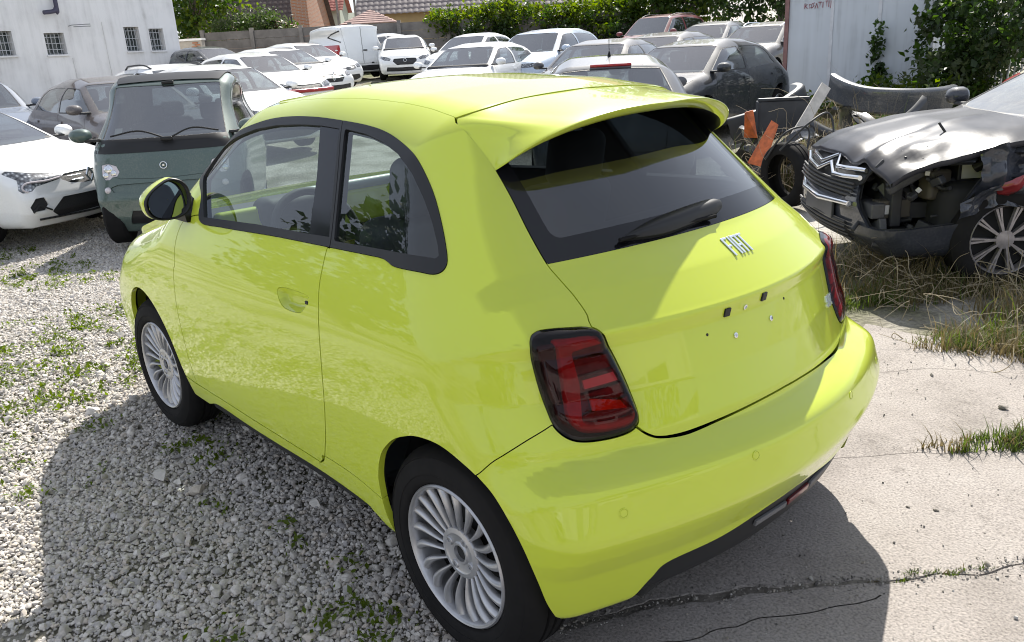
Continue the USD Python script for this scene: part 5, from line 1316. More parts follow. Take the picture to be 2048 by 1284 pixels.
            lines = [[(wbx - .16, s.belt + .02), (wbx - .12, .75), (wbx - .10, .35), (wbx - .16, .28)], [(s.split, s.belt + .02), (s.split - .01, .70), (s.split, .28)]]
            if not s.two_door:
                lines.append([(s.roof_end + .02, s.belt + .02), (s.xr + .20, .80), (s.xr + .44, .50), (s.xr + .46, .28)])
            lines.append([(wbx - .16, .28), (s.xr + .46, .28)])
            for ln in lines:
                P = s.side(smooth_curve(np.array(ln), 30)) * [1, m, 1]
                cuts[ax].append(LineString(B.uv(P, ax)).buffer(.0035))
            # handles
            for x in ([s.split + .12] if s.two_door else [s.split + .12, s.roof_end + .16]):
                P = s.side([(x - .08, s.belt - .105), (x + .08, s.belt - .105), (x + .08, s.belt - .075), (x - .08, s.belt - .075)]) * [1, m, 1]
                s.parts.append(('door_handle', panel(B, B.poly(P, ax), ax, .03, off=.018, flange=.02), 'paint'))
        # bonnet gap
        y_ = hw * .80
        P = s.ends([(y_, hz - .01), (y_ * .98, s.hood[1] + .04), (y_ * .7, s.hood[1] - .03), (0, s.hood[1] - .045), (-y_ * .7, s.hood[1] - .03), (-y_ * .98, s.hood[1] + .04), (-y_, hz - .01)])
        cuts['F'].append(LineString(B.uv(P, 'F')).buffer(.0016))
        P = s.ends([(hw * .72, s.tail_z), (hw * .62, .75), (hw * .58, .52), (0, .50), (-hw * .58, .52), (-hw * .62, .75), (-hw * .72, s.tail_z)], False)
        cuts['B'].append(LineString(B.uv(P, 'B')).buffer(.0018))
        for ax, P in s.remove:
            cuts[ax].append(B.poly(P, ax)); cuts['arch' + ax] = cuts.get('arch' + ax, []) + [cuts[ax][-1]]
        body = Geo(); liner = Geo()
        for ax, rc in rect.items():
            holes = list(cuts[ax]); glassh = list(cuts.get('arch' + ax, []))
            for name, fa, q, slot, off, P, fl in feats:
                if fa == ax:
                    holes.append(q.buffer(.0012)); glassh += [q] if slot == 'glass' else []
                elif P is not None:
                    D = clip_front(P - B.C, ax)
                    if len(D) > 2:
                        p2 = Polygon(to_uv(D, ax)).buffer(0)
                        if slot == 'glass':
                            p2 = p2.buffer(-.01).buffer(.01)
                            glassh.append(p2)
                        holes.append(p2)
            panel(B, rc.difference(unary_union(holes)), ax, h, g=body, flange=.018)
            panel(B, rc.difference(unary_union(glassh)), ax, h * 2.5, off=-.035, flange=0, g=liner)
        s.parts.insert(0, ('body', body, 'paint')); s.parts.append(('inner_skin', liner, 'cabin'))
        for name, ax, q, slot, off, P, fl in feats:
            g = panel(B, q, ax, h, off=off, flange=0 if slot == 'glass' else fl)
            if slot == 'glass' or True:
                s.parts.append((name, g, slot))
            if slot == 'glass' and name != 'rear_side_window':
                rim = q.difference(q.buffer(-.022 if ax in 'LR' else -.012))
                s.parts.append(('window_frame', panel(B, rim, ax, h, off=-.001, flange=.01), 'black'))
        # mirrors
        for m in (1, -1):
            c = np.array([wbx - .22, m * (hw + .06), s.belt + .10]); th = np.linspace(0, 2 * np.pi, 18, endpoint=False)
            rr = lambda x, k: np.c_[np.full(18, x), c[1] + .105 * k * np.cos(th) * np.abs(np.cos(th)) ** -.12, c[2] + .07 * k * np.sin(th)]
            s.parts.append(('side_mirror', loft([rr(c[0] - .02, .02), rr(c[0] - .02, .93), rr(c[0], 1), rr(c[0] + .05, .98), rr(c[0] + .09, .75), rr(c[0] + .11, .3), rr(c[0] + .112, .02)], closed=True), 'paint'))
            s.parts.append(('mirror_arm', rbox((.06, .16, .03), .012, (c[0] + .05, m * (hw - .06), s.belt + .05)), 'black'))
            if s.rails:
                p = np.array([[x, m * hw * .62, s.H] for x in np.linspace(s.roof_end + .25, wtx - .1, 14)])
                p = B.on(p); t_ = np.linspace(0, 1, 14); p[:, 2] += .045 * np.minimum(1, 6 * np.minimum(t_, 1 - t_))
                s.parts.append(('roof_rail', tube(p, .016, 6), 'black'))
        # inside: seats, dash, floor, axle tub
        g = rbox((s.L - 1.2, s.W - .25, .10), .03, (-.1, 0, .34)); rbox((.30, s.W - .35, .22), .08, (wbx - .22, 0, s.belt - .04), g=g)
        for x in (-.05 + .12, -.95):
            for m in (1, -1):
                rbox((.14, .46, .60), .05, (x - .12, m * s.W * .21, .82), trimesh.transformations.rotation_matrix(-.25, (0, 1, 0))[:3, :3], g=g); rbox((.10, .26, .18), .045, (x - .22, m * s.W * .21, min(1.2, s.H - .25)), g=g)
        s.parts.append(('seats', g, 'cabin'))
        u = rbox((s.L - .35, s.W - .5, .16), .05, (0, 0, .28))
        for x in (s.xr, s.xf):
            a_, b_ = max(x - .36, s.x0 + .22), min(x + .36, s.x1 - .22); rbox((b_ - a_, s.W - .20, .40), .1, (.5 * (a_ + b_), 0, .48), g=u)
        s.parts.append(('underbody', u, 'under'))
        s.wheel = simple_wheel(s.R, s.R * .68, .2, s.spokes)


M['white_paint'] = paint('white_paint', (.74, .75, .75), dust=.10, rough=.4)
M['dark_lamp'] = mat('headlamp_glass', {'g': ('geometry', {}), 'v': ('voronoi_texture', {'scale': 28}), 'r': ('rgb_ramp', {'ramp': [(.1, (.62, .64, .66)), (.4, (.16, .17, .18)), (.8, (.03, .03, .035))]}), 'p': ('principled_bsdf', {'roughness': .15, 'coat_weight': 1., 'metallic': .4})}, [('g.position', 'v.vector'), ('v.distance', 'r.fac'), ('r.color', 'p.base_color')], 'p.BSDF')
M['grille'] = plain('grille_plastic', (.02, .02, .021), .45, bump=(220, 1., .01))


def park(kind, label, paint_mat, s, d, face, group=None, name='parked_car', extra=None, slots=None, dz=0., spin=0.):
    """sets a car of a kind on the yard: s to the right and d ahead of the camera's stand, its nose pointing along face = (right, ahead)"""
    hd = VR * face[0] + VF * face[1]
    loc = spot(s, d); loc[2] += dz
    t = thing(name, label, 'car', loc, math.degrees(math.atan2(hd[1], hd[0])) + spin, group)
    S = {'paint': paint_mat, 'glass': M['pane_far'], 'black': M['grille'], 'lamp': M['dark_lamp'], 'red': M['lens_red'], 'cabin': M['cabin_dark'], 'under': M['under']}
    S.update(slots or {})
    for n, g, sl in kind.parts:
        obj(n, g, S.get(n, S[sl]), t)
    ty, ri, dk = kind.wheel
    for x in (kind.xr, kind.xf):
        for m in (1, -1):
            w = part('wheel', t, (x, m * (kind.W / 2 - kind.inset), kind.R))
            T = np.diag([m, m, 1, 1.])
            obj('tyre', ty.moved(T), M['rubber'], w); obj('rim', ri.moved(T), S.get('rim', M['alloy']), w); obj('brake_drum', dk.moved(T), M['under'], w)
    if extra:
        extra(kind, t)
    return t
M['dark_grey_paint'] = paint('dark_grey_paint', (.045, .043, .045), dust=.16, rough=.55)
M['brown_grey_paint'] = paint('brown_grey_paint', (.075, .066, .066), dust=.14, rough=.55)
M['silver_paint'] = paint('silver_paint', (.085, .09, .10), dust=.10, rough=.55)
M['blue_silver_paint'] = paint('blue_silver_paint', (.13, .155, .20), dust=.10, rough=.55)
M['pale_blue_paint'] = paint('pale_blue_paint', (.44, .51, .60), dust=.08, metal=.3)
M['dark_red_paint'] = paint('dark_red_paint', (.14, .018, .022), dust=.10, rough=.55)
M['black_paint'] = paint('black_paint', (.014, .016, .020), dust=.10, rough=.55)
M['cream_paint'] = paint('cream_paint', (.62, .58, .46), dust=.12)
M['green_grey_paint'] = paint('green_grey_paint', (.060, .088, .078), dust=.10, metal=.2, rough=.5)

HATCH = CarKind()
HATCH_RAIL = CarKind(rails=True, L=4.3, H=1.47, wb=2.62)
LOW_HATCH = CarKind(L=4.36, W=1.80, H=1.45, wb=2.68, front=.86, hood=(.95, .78), screen=(1.08, .25), roof_end=-1.45, glass_base=-1.88, spokes=10, lamp=[(.50, .68), (.66, .74), (.88, .78), (.90, .72), (.74, .64), (.56, .62)],
                    grille=[(.40, .68), (0, .69), (-.40, .68), (-.44, .60), (-.30, .48), (.30, .48), (.44, .60)], lower=[(.30, .40), (-.30, .40), (-.66, .42), (-.70, .28), (.70, .28), (.66, .42)])
SUV = CarKind(L=4.51, W=1.86, H=1.60, wb=2.66, front=.92, hood=(1.08, .92), screen=(1.05, .35), roof_end=-1.55, glass_base=-1.95, belt=1.05, R=.35, low=.22, tail_z=1.10, clad=True, lamp=[(.48, .86), (.66, .87), (.84, .87), (.84, .79), (.66, .78), (.52, .78)], grille=[(.50, .86), (0, .85), (-.50, .86), (-.56, .74), (-.36, .64), (.36, .64), (.56, .74)], lower=[(.60, .50), (-.60, .50), (-.70, .36), (-.5, .30), (.5, .30), (.70, .36)])
MPV = CarKind(L=4.4, W=1.80, H=1.68, wb=2.68, hood=(1.05, .86), screen=(1.20, .42), roof_end=-1.85, glass_base=-2.05, belt=1.03, tail_z=1.05, rails=True, R=.32)
VAN = CarKind(L=4.40, W=1.83, H=1.84, wb=2.75, hood=(1.08, .88), screen=(1.35, .62), roof_end=-2.10, glass_base=-2.15, belt=1.08, tail_z=1.75, R=.31, rear_glass=False, side_glass=False, tuck=.86, tail=[(.86, 1.15), (.94, 1.15), (.94, .78), (.86, .78)])
TINY = CarKind(L=2.50, W=1.515, H=1.62, wb=1.81, front=.36, hood=(1.02, .70), screen=(.98, .30), roof_end=-.88, glass_base=-1.12, belt=.98, R=.285, inset=.20, pull=.20, split=-.45, two_door=True, tuck=.78, spokes=6, corner=.26, edge=.13, fine=.025, bow=(.10, .20), screen_w=(.66, .53),
               outline=[(-1.10, .22, .05), (-1.23, .45, .1), (-1.22, .80, .15), (-1.12, 1.02, .1), (-.88, 1.53, .15), (-.4, 1.605, .6), (0, 1.62, .8), (.30, 1.545, .25), (1.00, 1.005, .10), (1.10, .86, .12), (1.155, .70, .10), (1.235, .48, .16), (1.225, .28, .10), (1.12, .13, .06), (0, .15, .1)],
               lamp=[(.80, .80), (.70, .815), (.60, .79), (.565, .735), (.60, .695), (.66, .69), (.70, .665), (.755, .665), (.80, .70)], grille=[(.70, .59), (.60, .615), (.3, .62), (-.3, .62), (-.60, .615), (-.70, .59), (-.66, .545), (-.3, .52), (.3, .52), (.66, .545)],
               lower=[(.46, .36), (-.46, .36), (-.52, .22), (.52, .22)])
CLIO = CarKind(L=4.05, W=1.80, H=1.44, wb=2.58, front=.84, hood=(.98, .82), spokes=10, fine=.02, rails=False,
               lamp=[(.34, .70), (.48, .72), (.66, .745), (.86, .79), (.90, .77), (.86, .70), (.90, .60), (.88, .57), (.80, .58), (.74, .62), (.60, .635), (.44, .655)],
               grille=[(.33, .695), (.12, .70), (-.12, .70), (-.33, .695), (-.42, .655), (-.30, .60), (-.1, .575), (.1, .575), (.30, .60), (.42, .655)],
               lower=[(.46, .47), (-.46, .47), (-.62, .34), (-.5, .27), (.5, .27), (.62, .34)], fog=[(.70, .50), (.80, .50), (.86, .42), (.84, .37), (.70, .37), (.66, .42)])


def badge_ring(kind, t, z, r=.045, m='chrome'):
    P = kind.ends([(0, z)])[0]; g = Geo().mesh(trimesh.creation.torus(r, r * .16, 24, 8), 60)
    T = np.eye(4); T[:3, 0], T[:3, 1], T[:3, 2] = (0, 1, 0), (-.2, 0, .98), (.98, 0, .2); T[:3, 3] = P + [.012, 0, 0]
    obj('badge', g.moved(T), M[m], t)


def bars(kind, t, y, zs, r=.009, name='grille_bar', m='chrome'):
    for z in zs:
        P = kind.ends([(k, z + .02 * abs(k / y)) for k in np.linspace(-y, y, 9)]) + [.004, 0, 0]
        obj(name, tube(P, r, 6), M[m], t)


def diamond(kind, t, z, h=.075, m='chrome'):
    P = kind.ends([(0, z)])[0] + [.015, 0, 0]
    o = np.array([[0, 0, h], [0, h * .66, 0], [0, 0, -h], [0, -h * .66, 0]]); g = Geo()
    for a, b in zip(o, np.roll(o, -1, 0)):
        tube([P + a, P + b], .013, 6, g)
    obj('badge', g, M[m], t)


def clio_front(kind, t):
    diamond(kind, t, .645)
    for y0, y1, z in ((-.28, -.10, .665), (.10, .28, .665), (-.24, -.09, .62), (.09, .24, .62)):
        obj('grille_bar', tube(kind.ends([(a, z) for a in np.linspace(y0, y1, 5)]) + [.002, 0, 0], .005, 6), M['chrome'], t)
    for m in (1, -1):
        P = kind.ends([(m * y * .90, z) for y, z in ((.40, .675), (.60, .66), (.80, .665), (.86, .64), (.87, .60), (.84, .575))]) + [.006, 0, 0]
        obj('daytime_light', tube(smooth_curve(P, 30), .011, 6), M['lens_white'], t)
        P = kind.ends([(m * .57, .36), (m * .70, .43), (m * .76, .36)]) + [.01, 0, 0]
        obj('air_vent_blade', tube(P, .010, 6), M['grille'], t)
    P = kind.ends([(y, .255 + .03 * abs(y)) for y in np.linspace(-.68, .68, 15)]) + [.01, 0, 0]
    obj('front_lip', tube(P, .012, 6), M['grille'], t)


def mini_front(kind, t):
    # black band under the windscreen, wiper, round badge, small fog lights
    B = kind.B
    def band(rows):
        return loft([kind.ends([(y * w, z) for y in np.linspace(-1, 1, 25)]) + [.004, 0, 0] for w, z in rows])
    obj('scuttle_panel', band([(.64, 1.030), (.655, 1.00), (.67, .965), (.675, .93), (.675, .905)]), M['black_trim'], t)
    badge_ring(kind, t, .775, .032)
    P = kind.ends([(0, .775)])[0]; obj('badge_centre', rbox((.006, .022, .022), .003, P + [.012, 0, 0]), M['chrome'], t)
    for m in (1, -1):
        P = kind.ends([(m * .555, .565)])[0]; obj('fog_light', Geo().mesh(trimesh.creation.icosphere(2, .034), 40).moved(trimesh.transformations.translation_matrix(P + [-.012, 0, 0])), M['lens_white'], t)
        for (y, z, r) in ((.70, .755, .055), (.64, .72, .036), (.745, .70, .036)):
            P = kind.ends([(m * y * .757 / .757, z)])[0] if False else kind.ends([(m * y * .757, z)])[0]
            obj('lamp_bowl', Geo().mesh(trimesh.creation.icosphere(2, r), 40).moved(trimesh.transformations.translation_matrix(P + [-r * .62, 0, 0])), M['chrome'], t)
    c = kind.ends([(.05, 1.0)])[0] + [.03, 0, .02]
    a = smooth_curve([c, c + [-.02, -.25, .085], c + [-.015, -.52, .05]], 20); b = smooth_curve([c + [0, .02, 0], c + [-.02, .25, .085], c + [-.02, .50, .045]], 20)
    obj('wiper', tube(a, .009, 6), M['black_trim'], t); obj('wiper', tube(b, .009, 6), M['black_trim'], t); obj('wiper_motor_cover', rbox((.05, .12, .04), .015, c), M['black_trim'], t)
    rp = [B.on(np.array([[x, y, 1.6] for y in np.linspace(-.56, .56, 15)])) + [0, 0, .012] for x in np.linspace(-.72, .30, 14)]
    obj('folding_roof', loft(rp), M['black_trim'], t)
    P = B.on(np.array([[.32, 0, 1.5]]))[0]; obj('mirror_mount', rbox((.05, .12, .03), .01, P + [0, 0, .01]), M['black_trim'], t)
    P = kind.ends([(-.44, 1.10)])[0]; obj('window_sticker', rbox((.003, .07, .09), .001, P + [-.02, 0, 0], trimesh.transformations.rotation_matrix(-.95, (0, 1, 0))[:3, :3]), M['headliner'], t)


def van_back(kind, t):
    for y in (.0,):
        P = kind.ends([(y, z) for z in np.linspace(.5, 1.72, 12)], False) + [-.004, 0, 0]; obj('door_split', tube(P, .006, 5), M['grille'], t)
    P = kind.ends([(-.10, .95)], False)[0]; obj('rear_handle', rbox((.04, .16, .05), .015, P), M['grille'], t)
    P = kind.ends([(-.35, .52)], False)[0]; obj('rear_handle', rbox((.04, .10, .05), .015, P), M['grille'], t)
    for m in (1, -1):
        P = kind.ends([(m * .74, z) for z in np.linspace(1.25, 1.62, 5)], False) + [-.01, 0, 0]; obj('hinge_strip', tube(P, .022, 6), M['grille'], t)


park(CLIO, 'white hatchback with black grille and slim headlamp cut off by the left edge', M['white_paint'], -6.45, 9.85, (.95, -.30), extra=clio_front)
park(TINY, 'tiny dark green two-seater with black folding roof facing the camera beside the white hatchback', M['green_grey_paint'], -3.50, 9.40, (.15, -.99), dz=.03, extra=mini_front, slots={'front_side_window': M['gloss_black'], 'rear_side_window': M['gloss_black'], 'folding_roof': M['black_trim'], 'lamp': M['lens_white'], 'grille': M['green_grey_paint'], 'lower_grille': M['black_trim'], 'glass': M['pane_dusty'] if 'pane_dusty' in M else M['pane_far']})
park(HATCH, 'dark brown-grey hatchback behind the white hatchback and the green two-seater', M['brown_grey_paint'], -5.7, 13.0, (.70, -.71))
park(HATCH_RAIL, 'blue-silver estate with roof rails at the left edge below the barred windows', M['blue_silver_paint'], -9.0, 14.6, (.62, -.78))
ROW = 'white cars parked in a row behind the green two-seater'
park(HATCH_RAIL, 'white car with dark roof rails directly behind the dark brown-grey hatchback', M['white_paint'], -6.0, 16.2, (.72, -.69), ROW)
park(HATCH, 'white hatchback just behind the green two-seater, nearest of the white row', M['white_paint'], -4.9, 15.2, (.74, -.67), ROW)


def red_corner(kind, t):
    P = kind.ends([(y, .56) for y in np.linspace(-.75, .75, 12)]) + [.01, 0, 0]
    obj('red_bumper_strip', tube(P, .045, 8), M['lens_red'], t)


park(HATCH, 'white car with a red strip across its front bumper', M['white_paint'], -5.8, 20.8, (.76, -.65), ROW, extra=red_corner)
park(LOW_HATCH, 'white car with a large chrome diamond badge in the white row', M['white_paint'], -6.0, 24.2, (.78, -.62), ROW, extra=lambda k, t: (diamond(k, t, .62, .11), bars(k, t, .40, (.64, .58))))
park(HATCH, 'white car with a wide barred grille at the far end of the row', M['white_paint'], -6.2, 28.0, (.78, -.62), ROW, extra=lambda k, t: bars(k, t, .42, (.67, .64, .61, .58), .006))
park(HATCH, 'pale grey car with blue windscreen by the concrete fence behind the white row', M['silver_paint'], -10.0, 30.5, (.80, -.60))
park(VAN, 'white panel van with two blank rear doors standing before the concrete fence', M['white_paint'], -5.9, 32.6, (-.55, .83), extra=van_back)
park(HATCH, 'grey hatchback in shadow between the white panel van and the white car facing the camera', M['blue_silver_paint'], -5.0, 36.0, (-.75, -.66))
park(LOW_HATCH, 'white hatchback facing the camera with a dark pointed grille, right of the van', M['white_paint'], -3.25, 30.9, (.10, -.99), extra=lambda k, t: badge_ring(k, t, .62, .05))
park(HATCH, 'small white hatchback by the ivy, left of the pale blue off-roader', M['white_paint'], -.70, 27.2, (-.45, -.89))
park(LOW_HATCH, 'white car with sloping windscreen in front of the pale blue off-roader', M['white_paint'], -.45, 18.9, (-.40, -.92))
park(SUV, 'pale blue off-roader with broken headlamp and diamond badge above the lime roof', M['pale_blue_paint'], 1.15, 21.0, (-.50, -.87), extra=lambda k, t: (diamond(k, t, .74, .10), bars(k, t, .48, (.80, .74, .68), .012)))
park(MPV, 'dark red people carrier with black roof rails under the hedge', M['dark_red_paint'], 5.4, 28.6, (-.62, -.78))
park(HATCH, 'dark blue-grey car with pale windscreen between the off-roader and the aerial car', M['dark_grey_paint'], 2.0, 16.4, (-.50, -.87))
park(LOW_HATCH, 'dark car with black roof behind the aerial car and left of the black hatchback', M['dark_grey_paint'], 3.5, 18.6, (-.60, -.80))
park(HATCH, 'black hatchback with folded chrome-capped mirror beside the white metal shed', M['black_paint'], 3.15, 13.9, (-.66, -.75))


def antenna(kind, t):
    P = kind.B.on(np.array([[-.95, 0, 1.6]]))[0]
    a = obj('roof_aerial', tube([P + [.02, 0, 0], P + [0, 0, .03], P + [-.01, 0, .06]], [.022, .014, .005], 8), M['black_trim'], t)
    obj('aerial_rod', tube([P + [-.01, 0, .05], P + [-.02, 0, .20]], .0035, 5), M['black_trim'], t)
    Q = kind.ends([(y, kind.H - .10) for y in np.linspace(-.22, .22, 7)], False) + [-.012, 0, 0]
    obj('high_brake_light', tube(Q, .016, 6), M['lens_red'], t)


park(HATCH, 'grey hatchback seen from behind with a short roof aerial, just past the lime roof', M['silver_paint'], 1.35, 10.6, (.10, .99), extra=antenna)
park(HATCH, 'pale car seen only by its roof between the people carrier and the black hatchback', M['silver_paint'], 6.1, 24.6, (-.60, -.80))
park(HATCH_RAIL, 'dark estate with silver roof rails right of the people carrier against the shed', M['dark_grey_paint'], 6.5, 21.0, (-.66, -.75), slots={'roof_rail': M['satin']})
park(HATCH, 'cream car showing only its rounded roof corner at the right edge above the wrecked car', M['cream_paint'], 7.95, 9.6, (1, 0))
# ---------------------------------------------------------------- the wrecked black car, the scrap heap, weeds
M['black_dusty'] = paint('dusty_black_paint', (.016, .018, .024), dust=.10, dustcol=(.16, .15, .14), rough=.6)
M['torn_red'] = plain('torn_red_panel', (.16, .012, .016), .25, coat=.8)
M['engine_black'] = plain('engine_plastic', (.018, .018, .019), .6, var=.4, vscale=12)
M['engine_metal'] = plain('engine_metal', (.06, .06, .062), .55, metal=.3, var=.4, vscale=15)
M['tank_yellow'] = plain('old_tank_plastic', (.060, .052, .038), .6)
M['label_white'] = plain('white_label', (.55, .55, .53), .6)
M['blackplastic_scrap'] = plain('faded_black_bumper', (.030, .032, .036), .42, var=.4, vscale=5)
M['grey_bumper'] = paint('grey_bumper', (.060, .064, .070), dust=.3, metal=.3)
M['board'] = plain('weathered_board', (.50, .47, .43), .85, var=.25, vscale=9)
M['orange_plastic'] = plain('orange_plastic', (.46, .10, .018), .55, var=.5, vscale=14)


def wreck():
    hood = (1.02, .86)
    fend = [(.98, .83, .86), (1.4, .84, .88), (1.8, .80, .84), (2.15, .66, .80), (2.25, .60, .52), (2.1, .80, .38), (1.78, .90, .36), (1.5, .9, .75), (1.2, .9, .75), (1.0, .9, .70)]
    kind = CarKind(L=4.27, W=1.77, H=1.49, wb=2.62, front=.86, hood=hood, screen=(.96, .18), roof_end=-1.3, glass_base=-1.8, belt=.98, R=.33, spokes=10, fine=.03, low=.20,
                   grille=[(.56, .79), (0, .80), (-.70, .79), (-.78, .68), (-.5, .56), (.40, .56), (.56, .68)], lower=[(.46, .36), (-.70, .36), (-.78, .26), (.40, .26)], lamp=[(-.5, .72), (-.66, .74), (-.86, .77), (-.88, .70), (-.6, .64)],
                   remove=[('L', fend), ('F', [(2.1, 1.30, .90), (2.1, .46, .82), (2.1, .50, .56), (2.1, .66, .40), (2.1, 1.30, .36)])])
    kind.parts = [q for q in kind.parts if q[0] != 'headlamp']
    t = park(kind, 'wrecked black car with crumpled bonnet and torn open front wing at the right edge', M['black_dusty'], 4.42, 5.86, (-1, .03), dz=-.03, name='wrecked_car', slots={'black': M['engine_black'], 'windscreen': M['pane_white'], 'rim': M['alloy_dark']})
    B = kind.B; r = np.random.default_rng(3)
    # crumpled bonnet lifted off its seat
    rows = []
    for u in np.linspace(0, 1, 34):
        x = 1.02 + (2.02 - 1.02) * u
        yy = np.linspace(-.74 + .10 * u ** 3, .86 - .06 * u ** 2, 44)
        P = np.c_[np.full(44, x), yy, np.full(44, 1.2)]
        D = P - B.C; S = B.cast(np.c_[np.full(44, x), np.clip(yy, -.70, .70), np.full(44, .98)] - B.C if False else (np.c_[np.full(44, x), np.clip(yy, -.66, .66), np.interp(x, [1.02, 2.02], [1.0, .84]) * np.ones(44)] - B.C) / np.linalg.norm(np.c_[np.full(44, x), np.clip(yy, -.66, .66), np.interp(x, [1.02, 2.02], [1.0, .84]) * np.ones(44)] - B.C, axis=1)[:, None])
        z = np.interp(np.full(44, x), [1.0, 1.4, 1.8, 1.95, 2.04], [1.045, 1.01, .93, .87, .81]) - .045 * (yy / .8) ** 2 - .05 * np.clip(yy - .62, 0, 1) * 4 * (.4 + u)
        fold = .030 * np.exp(-((yy - .45 + .35 * (1 - u)) / .07) ** 2) * np.clip(u * 1.5, 0, 1) + .010 * np.exp(-((yy + .30 + .1 * u) / .06) ** 2) - .035 * np.exp(-((yy - .25) / .10) ** 2) * np.clip(u * 2 - .6, 0, 1)
        cr = (meshkit.fbm(np.c_[np.full(44, x) * 4, yy * 4, 0 * yy], 3, 6) - .5) * (.010 + .045 * np.clip((yy - .15) / .6, 0, 1) * np.clip(u * 1.6 - .3, 0, 1))
        rid = -.018 * np.abs(((yy * 3.1 + u * 2.2) % 1) - .5) * np.clip((yy - .2) * 2, 0, 1) * np.clip(u * 2 - .7, 0, 1)
        chev = .0
        rows.append(np.c_[np.full(44, x) - .12 * np.clip(np.abs(yy) - .35, 0, 1) ** 1.5 * u, yy, z + fold + cr + rid])
    R = np.array(rows); lip = R[-1] + [.004, 0, -.035]
    nose = [R[-1] + [.012, 0, -.012], lip]
    g = loft(np.concatenate([R, np.array(nose)])); side = loft(np.array([R[:, -1], R[:, -1] + [0, .006, -.03], R[:, -1] + [0, -.02, -.04]]), g)
    obj('bonnet', g, plain('bonnet_black', (.022, .022, .027), .30, spec=.28, var=.5, vscale=4, bump=(14, .08, .01)), t, label='crumpled black bonnet lifted at its near corner')
    # grille bars with chevrons
    def bar(pts, rr, m=M['chrome'], name='grille_bar'):
        P = kind.ends(pts) + [.022, 0, 0]; obj(name, tube(P, rr, 8), m, t)
    bar([(-.70, .765), (-.45, .752), (-.16, .735), (0, .80), (.14, .735), (.30, .742), (.50, .752)], .017)
    bar([(-.72, .725), (-.45, .705), (-.16, .685), (0, .745), (.14, .685), (.30, .692), (.50, .705)], .017)
    for z in (.655, .63, .605, .58):
        bar([(y, z + .01 * abs(y)) for y in np.linspace(-.66, .46, 9)], .008, M['engine_black'], 'grille_slat')
    bar([(-.80, .56), (-.4, .515), (0, .505), (.46, .53)], .020, M['chrome'], 'lower_chrome_strip')
    P = kind.ends([(-.02, .45)])[0]; obj('plate_holder', rbox((.02, .54, .12), .006, P + [.012, 0, 0]), M['blackplastic_scrap'], t)
    for z in (.40, .37, .34, .31, .28):
        bar([(y, z) for y in np.linspace(-.62, .42, 9)], .010, M['engine_black'], 'lower_slat')
    # what the torn wing lays open
    def bx(name, size, at, m, rot=None, rr=.01):
        obj(name, rbox(size, rr, at, rot, 2), m, t)
    ry = lambda a, ax=(0, 0, 1): trimesh.transformations.rotation_matrix(a, ax)[:3, :3]
    bx('radiator', (.07, 1.25, .42), (1.86, -.02, .60), M['engine_black'])
    bx('engine_block', (.5, .75, .42), (1.42, -.05, .66), M['engine_black'], rr=.05)
    bx('battery', (.20, .26, .20), (1.40, .50, .72), M['engine_black'])
    bx('battery_label', (.16, .006, .10), (1.40, .634, .74), M['label_white'])
    bx('washer_tank', (.16, .14, .20), (1.62, .58, .66), M['tank_yellow'], ry(.2), .03)
    bx('bumper_beam', (.09, 1.2, .10), (1.98, .02, .50), M['engine_metal'])
    bx('crash_box', (.22, .10, .12), (1.86, .52, .50), M['tank_yellow'], ry(.1))
    bx('crash_box_label', (.09, .006, .06), (1.90, .575, .50), M['label_white'], ry(.1))
    bx('chassis_rail', (1.0, .08, .11), (1.40, .50, .48), M['engine_black'])
    bx('lamp_bracket', (.30, .05, .05), (1.80, .62, .70), M['engine_metal'], ry(.5, (0, 1, 0)))
    bx('plastic_bracket', (.05, .16, .16), (1.96, .60, .36), M['engine_metal'], ry(.35, (1, 0, 0)))
    for k in range(26):
        p0 = np.array([r.uniform(1.25, 1.95), r.uniform(.25, .72), r.uniform(.40, .86)]); d = r.normal(size=3) * [.16, .10, .09]
        obj('hose', tube(smooth_curve([p0, p0 + d * .5 + r.normal(size=3) * .03, p0 + d], 10), r.uniform(.006, .016), 6), M['engine_black'] if k % 3 else M['engine_metal'], t)
    for k in range(34):
        s_ = r.uniform(.03, .11, 3); bx('engine_part', s_, (r.uniform(1.2, 1.98), r.uniform(.40, .74), r.uniform(.36, .84)), [M['engine_black'], M['engine_black'], M['engine_black'], M['blackplastic_scrap'], M['engine_metal'] if k % 2 else M['engine_black']][k % 5], trimesh.transformations.random_rotation_matrix(r.random(3))[:3, :3])
    for k in range(3):
        bx('broken_clip', r.uniform(.012, .035, 3), (r.uniform(1.3, 1.98), r.uniform(.66, .78), r.uniform(.36, .80)), M['label_white'], trimesh.transformations.random_rotation_matrix(r.random(3))[:3, :3], .003)
    obj('track_rod', tube([(1.28, .30, .30), (1.30, .76, .30)], .018, 6), M['engine_metal'], t)
    obj('wing_stay', tube(smooth_curve([(2.02, .66, .30), (1.8, .74, .26), (1.6, .76, .28)], 12), .025, 6), M['engine_black'], t)
    # torn wing hanging over the wheel, red where the paint is gone
    for k, (x0, x1, z0, z1, m, sd) in enumerate(((.80, 1.50, .70, .98, M['black_dusty'], 1), (.92, 1.42, .60, .78, M['torn_red'], 2), (1.18, 1.62, .56, .70, M['black_dusty'], 4))):
        U, V = np.meshgrid(np.linspace(x0, x1, 26), np.linspace(z0, z1, 16), indexing='ij')
        q = np.c_[U.ravel() * 5, V.ravel() * 5, np.full(U.size, sd * 3.)]
        Y = .84 + .03 * k + (meshkit.fbm(q, 4, sd) - .5).reshape(U.shape) * .26
        Zz = V + (meshkit.fbm(q + 9, 3, sd) - .5).reshape(U.shape) * .10 - .10 * ((U - x0) / (x1 - x0)) ** 2
        obj('torn_wing', loft(np.stack([U, Y, Zz], -1)), m, t)
    return t


